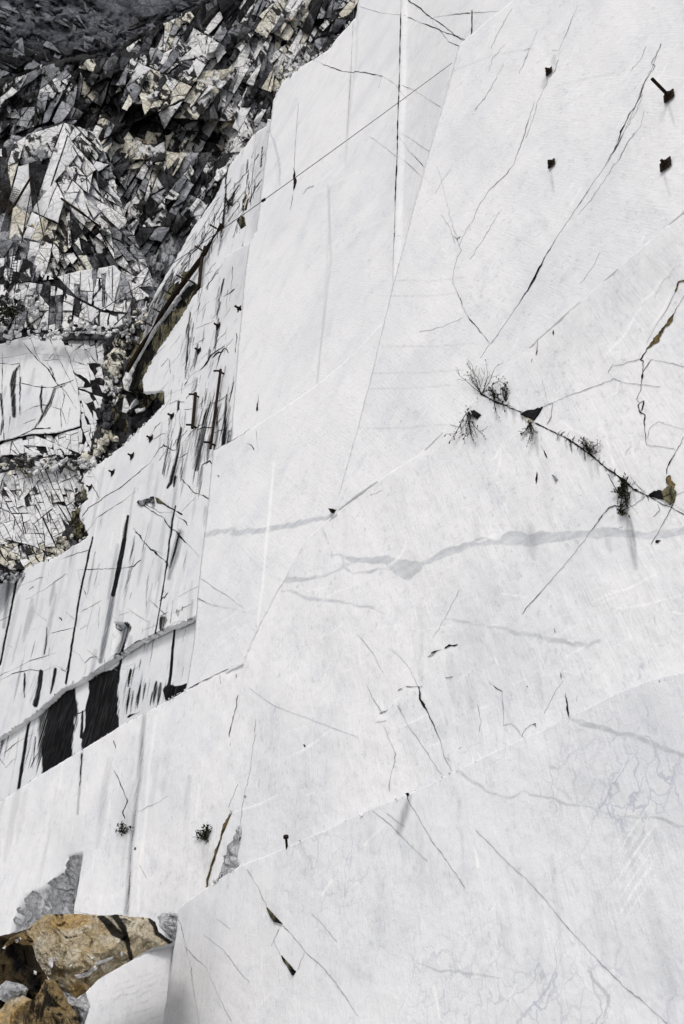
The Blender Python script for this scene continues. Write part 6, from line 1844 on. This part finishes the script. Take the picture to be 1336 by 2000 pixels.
# ------------------------------------------------------------------ plants in the cracks
def shrub(face, x, y, label, stems, reach, droop=0.0, leaf=.05, spread=80, lean=-90, nleaf=12, seed=1, r=.008, cat="shrub", fine=3):
    """Dark twigs with small leaves, rooted in a crack. reach in photo pixels."""
    rnd = random.Random(seed)
    n, mpp = Vector(face.plane.n), face.plane.mpp(x, y)
    # in-plane axes as they run in the picture
    p0 = Vector(face.pos(x, y))
    ex = Vector(face.plane.at([(x + 10, y)])[0] - face.plane.at([(x, y)])[0]) / 10
    ey = Vector(face.plane.at([(x, y + 10)])[0] - face.plane.at([(x, y)])[0]) / 10
    t = tag(empty("shrub", p0), label, cat, "plants growing in the cracks")
    LV, LF = [], []

    def leafat(p):
        a = Vector((rnd.gauss(0, 1), rnd.gauss(0, 1), rnd.gauss(0, 1))).normalized()
        b = a.orthogonal().normalized()
        L = leaf * rnd.uniform(.5, 1.4)
        q = p - p0
        k = len(LV)
        LV.extend([q, q + a * L * .5 + b * L * .28, q + a * L, q + a * L * .5 - b * L * .28])
        LF.append((k, k + 1, k + 2, k + 3))

    for s in range(stems):
        ang = R(lean + rnd.uniform(-spread, spread) * .5)
        L = reach * rnd.uniform(.45, 1.0)
        px, py, pz = 0.0, 0.0, 0.02
        pts = [p0 + n * .0]
        sx_, sy_ = rnd.uniform(-.06, .06) * reach, rnd.uniform(-.05, .05) * reach
        a = ang
        segs = 8
        for i in range(segs):
            a += rnd.gauss(0, .22)
            px += math.cos(a) * L / segs
            py += math.sin(a) * L / segs + droop * L / segs * (i / segs)
            pz += rnd.uniform(0, .35) * L / segs * mpp
            pts.append(p0 + ex * (px + sx_) + ey * (py + sy_) + n * pz)
            if i > 1:
                for _ in range(rnd.randrange(fine + 1)):
                    leafat(pts[-1] + Vector((rnd.gauss(0, 1), rnd.gauss(0, 1), rnd.gauss(0, 1))) * mpp * 1.6)
            if i in (3, 5) and rnd.random() < .7:
                b = a + rnd.choice([-.7, .7])
                q = pts[-1]
                bp = [q, q + ex * math.cos(b) * L * .14 + ey * math.sin(b) * L * .14 + n * .02, q + ex * math.cos(b) * L * .25 + ey * math.sin(b) * L * .27 + n * .04]
                tube("twig", bp, [r * .7, r * .6, r * .4], 'twig', t, 4)
                leafat(bp[-1]); leafat(bp[1])
        tube("stem", pts, [r * (1.25 - .8 * i / segs) for i in range(segs + 1)], 'twig', t, 4)
    for _ in range(nleaf):
        leafat(p0 + ex * rnd.gauss(0, reach * .10) + ey * rnd.gauss(0, reach * .10) + n * rnd.uniform(.01, .08))
    f = mesh_py("foliage", LV, LF, M['leaf'], t)
    f["kind"] = "stuff"
    return t


shrub(F3, 943, 770, "largest wiry shrub, tall dark twigs rising from the top of the diagonal crack", 11, 82, .05, .045, 85, -92, 26, 3, .006)
shrub(F3, 968, 776, "leafy dark tuft just right of the largest shrub, partly hanging", 9, 34, .9, .06, 240, -60, 60, 4, .007, fine=4)
shrub(F3, 990, 785, "upright twiggy tuft right of the leafy one", 6, 42, .2, .05, 60, -80, 26, 5, .007)
shrub(F3, 918, 806, "hanging dried plant trailing from the small notch left of the diagonal crack", 9, 62, .6, .055, 26, 92, 22, 6, .008, fine=4)
shrub(F3, 1037, 826, "hanging roots under the black triangular notch", 7, 40, .6, .05, 50, 92, 24, 7, .008)
shrub(F3, 1155, 884, "small bushy plant halfway along the diagonal crack", 10, 30, .1, .05, 170, -95, 40, 8, .007)
shrub(F3, 1222, 945, "dark hanging plant near the lower end of the diagonal crack", 9, 46, 1.0, .07, 90, 88, 60, 9, .009, fine=5)
shrub(F3, 1215, 1002, "tiny dark tuft where two cracks cross, below the hanging plant", 5, 16, .3, .05, 300, -90, 26, 10, .007)
shrub(F3, 404, 1640, "dark spiky tuft beside the long rusty crack at the foot", 10, 34, 0, .07, 60, -92, 30, 11, .010)
shrub(F3, 243, 1628, "small dark tuft on the grey groove at lower left", 7, 26, .2, .06, 120, -100, 22, 12, .010)
shrub(F8, 452, 402, "wiry bare shrub on the leaning slab above the rail", 12, 26, 0, .09, 200, -95, 14, 13, .022)
shrub(F2, 1105, 48, "faint dry twig on the upper edge of the bright slab", 2, 14, 0, .03, 60, -80, 2, 14, .005) if False else None


class _Hold:
    def __init__(self, plane, off):
        self.plane, self.off = plane, off

    def pos(self, x, y, o=0.0):
        return self.plane.at([(x, y)])[0] + self.plane.n * (self.off + o)


shrub(_Hold(PR3, 2.0), 12, 668, "bushy dark scrub at the left edge on top of the big jointed block", 24, 66, 0, .22, 130, -88, 90, 15, .03)
shrub(_Hold(PR3, 2.0), 48, 655, "low dark scrub on the far bench, right of the bushy one", 12, 26, 0, .20, 160, -88, 50, 16, .025)



# grit and chips lying on the ledges
rnd = random.Random(77)
def ledge_chips(face, line, n, size, mats, off=.02):
    out = []
    for _ in range(n):
        t = rnd.random() * (len(line) - 1); i = int(t)
        a, b = line[i], line[i + 1]
        x, y = a[0] + (b[0] - a[0]) * (t - i), a[1] + (b[1] - a[1]) * (t - i)
        out.append((x, y + rnd.uniform(-.5, 1.0), off, size * math.exp(rnd.gauss(0, .45)), rnd.uniform(1, 1.8), .7, rnd.uniform(-50, 10), rnd.choice(mats), rnd))
    scatter_shards(face.obj, face.plane, out, "stone_chip")


ledge_chips(F7, [(0, 1440), (70, 1392), (120, 1345), (185, 1310), (262, 1258), (365, 1213)], 34, 3.4, ['fresh4', 'fresh4', 'pale'])
ledge_chips(F3, [(0, 1566), (60, 1526), (150, 1470), (250, 1410), (282, 1394), (365, 1346)], 40, 2.6, ['fresh4', 'fresh4', 'pale', 'ash'])
ledge_chips(F4, [(404, 1733), (470, 1690), (640, 1620), (800, 1550), (890, 1505), (1110, 1402), (1336, 1313)], 40, 2.4, ['fresh4', 'fresh4', 'pale'])
ledge_chips(F1, [(692, 34), (640, 96), (585, 131), (548, 163), (532, 196), (520, 275)], 22, 4.0, ['fresh', 'white', 'pale'])
ledge_chips(F7, [(0, 1141), (60, 1106), (115, 1086), (172, 1045), (156, 990), (163, 950), (180, 914), (235, 874), (300, 812)], 44, 5.0, ['fresh', 'white', 'pale', 'fresh4'])
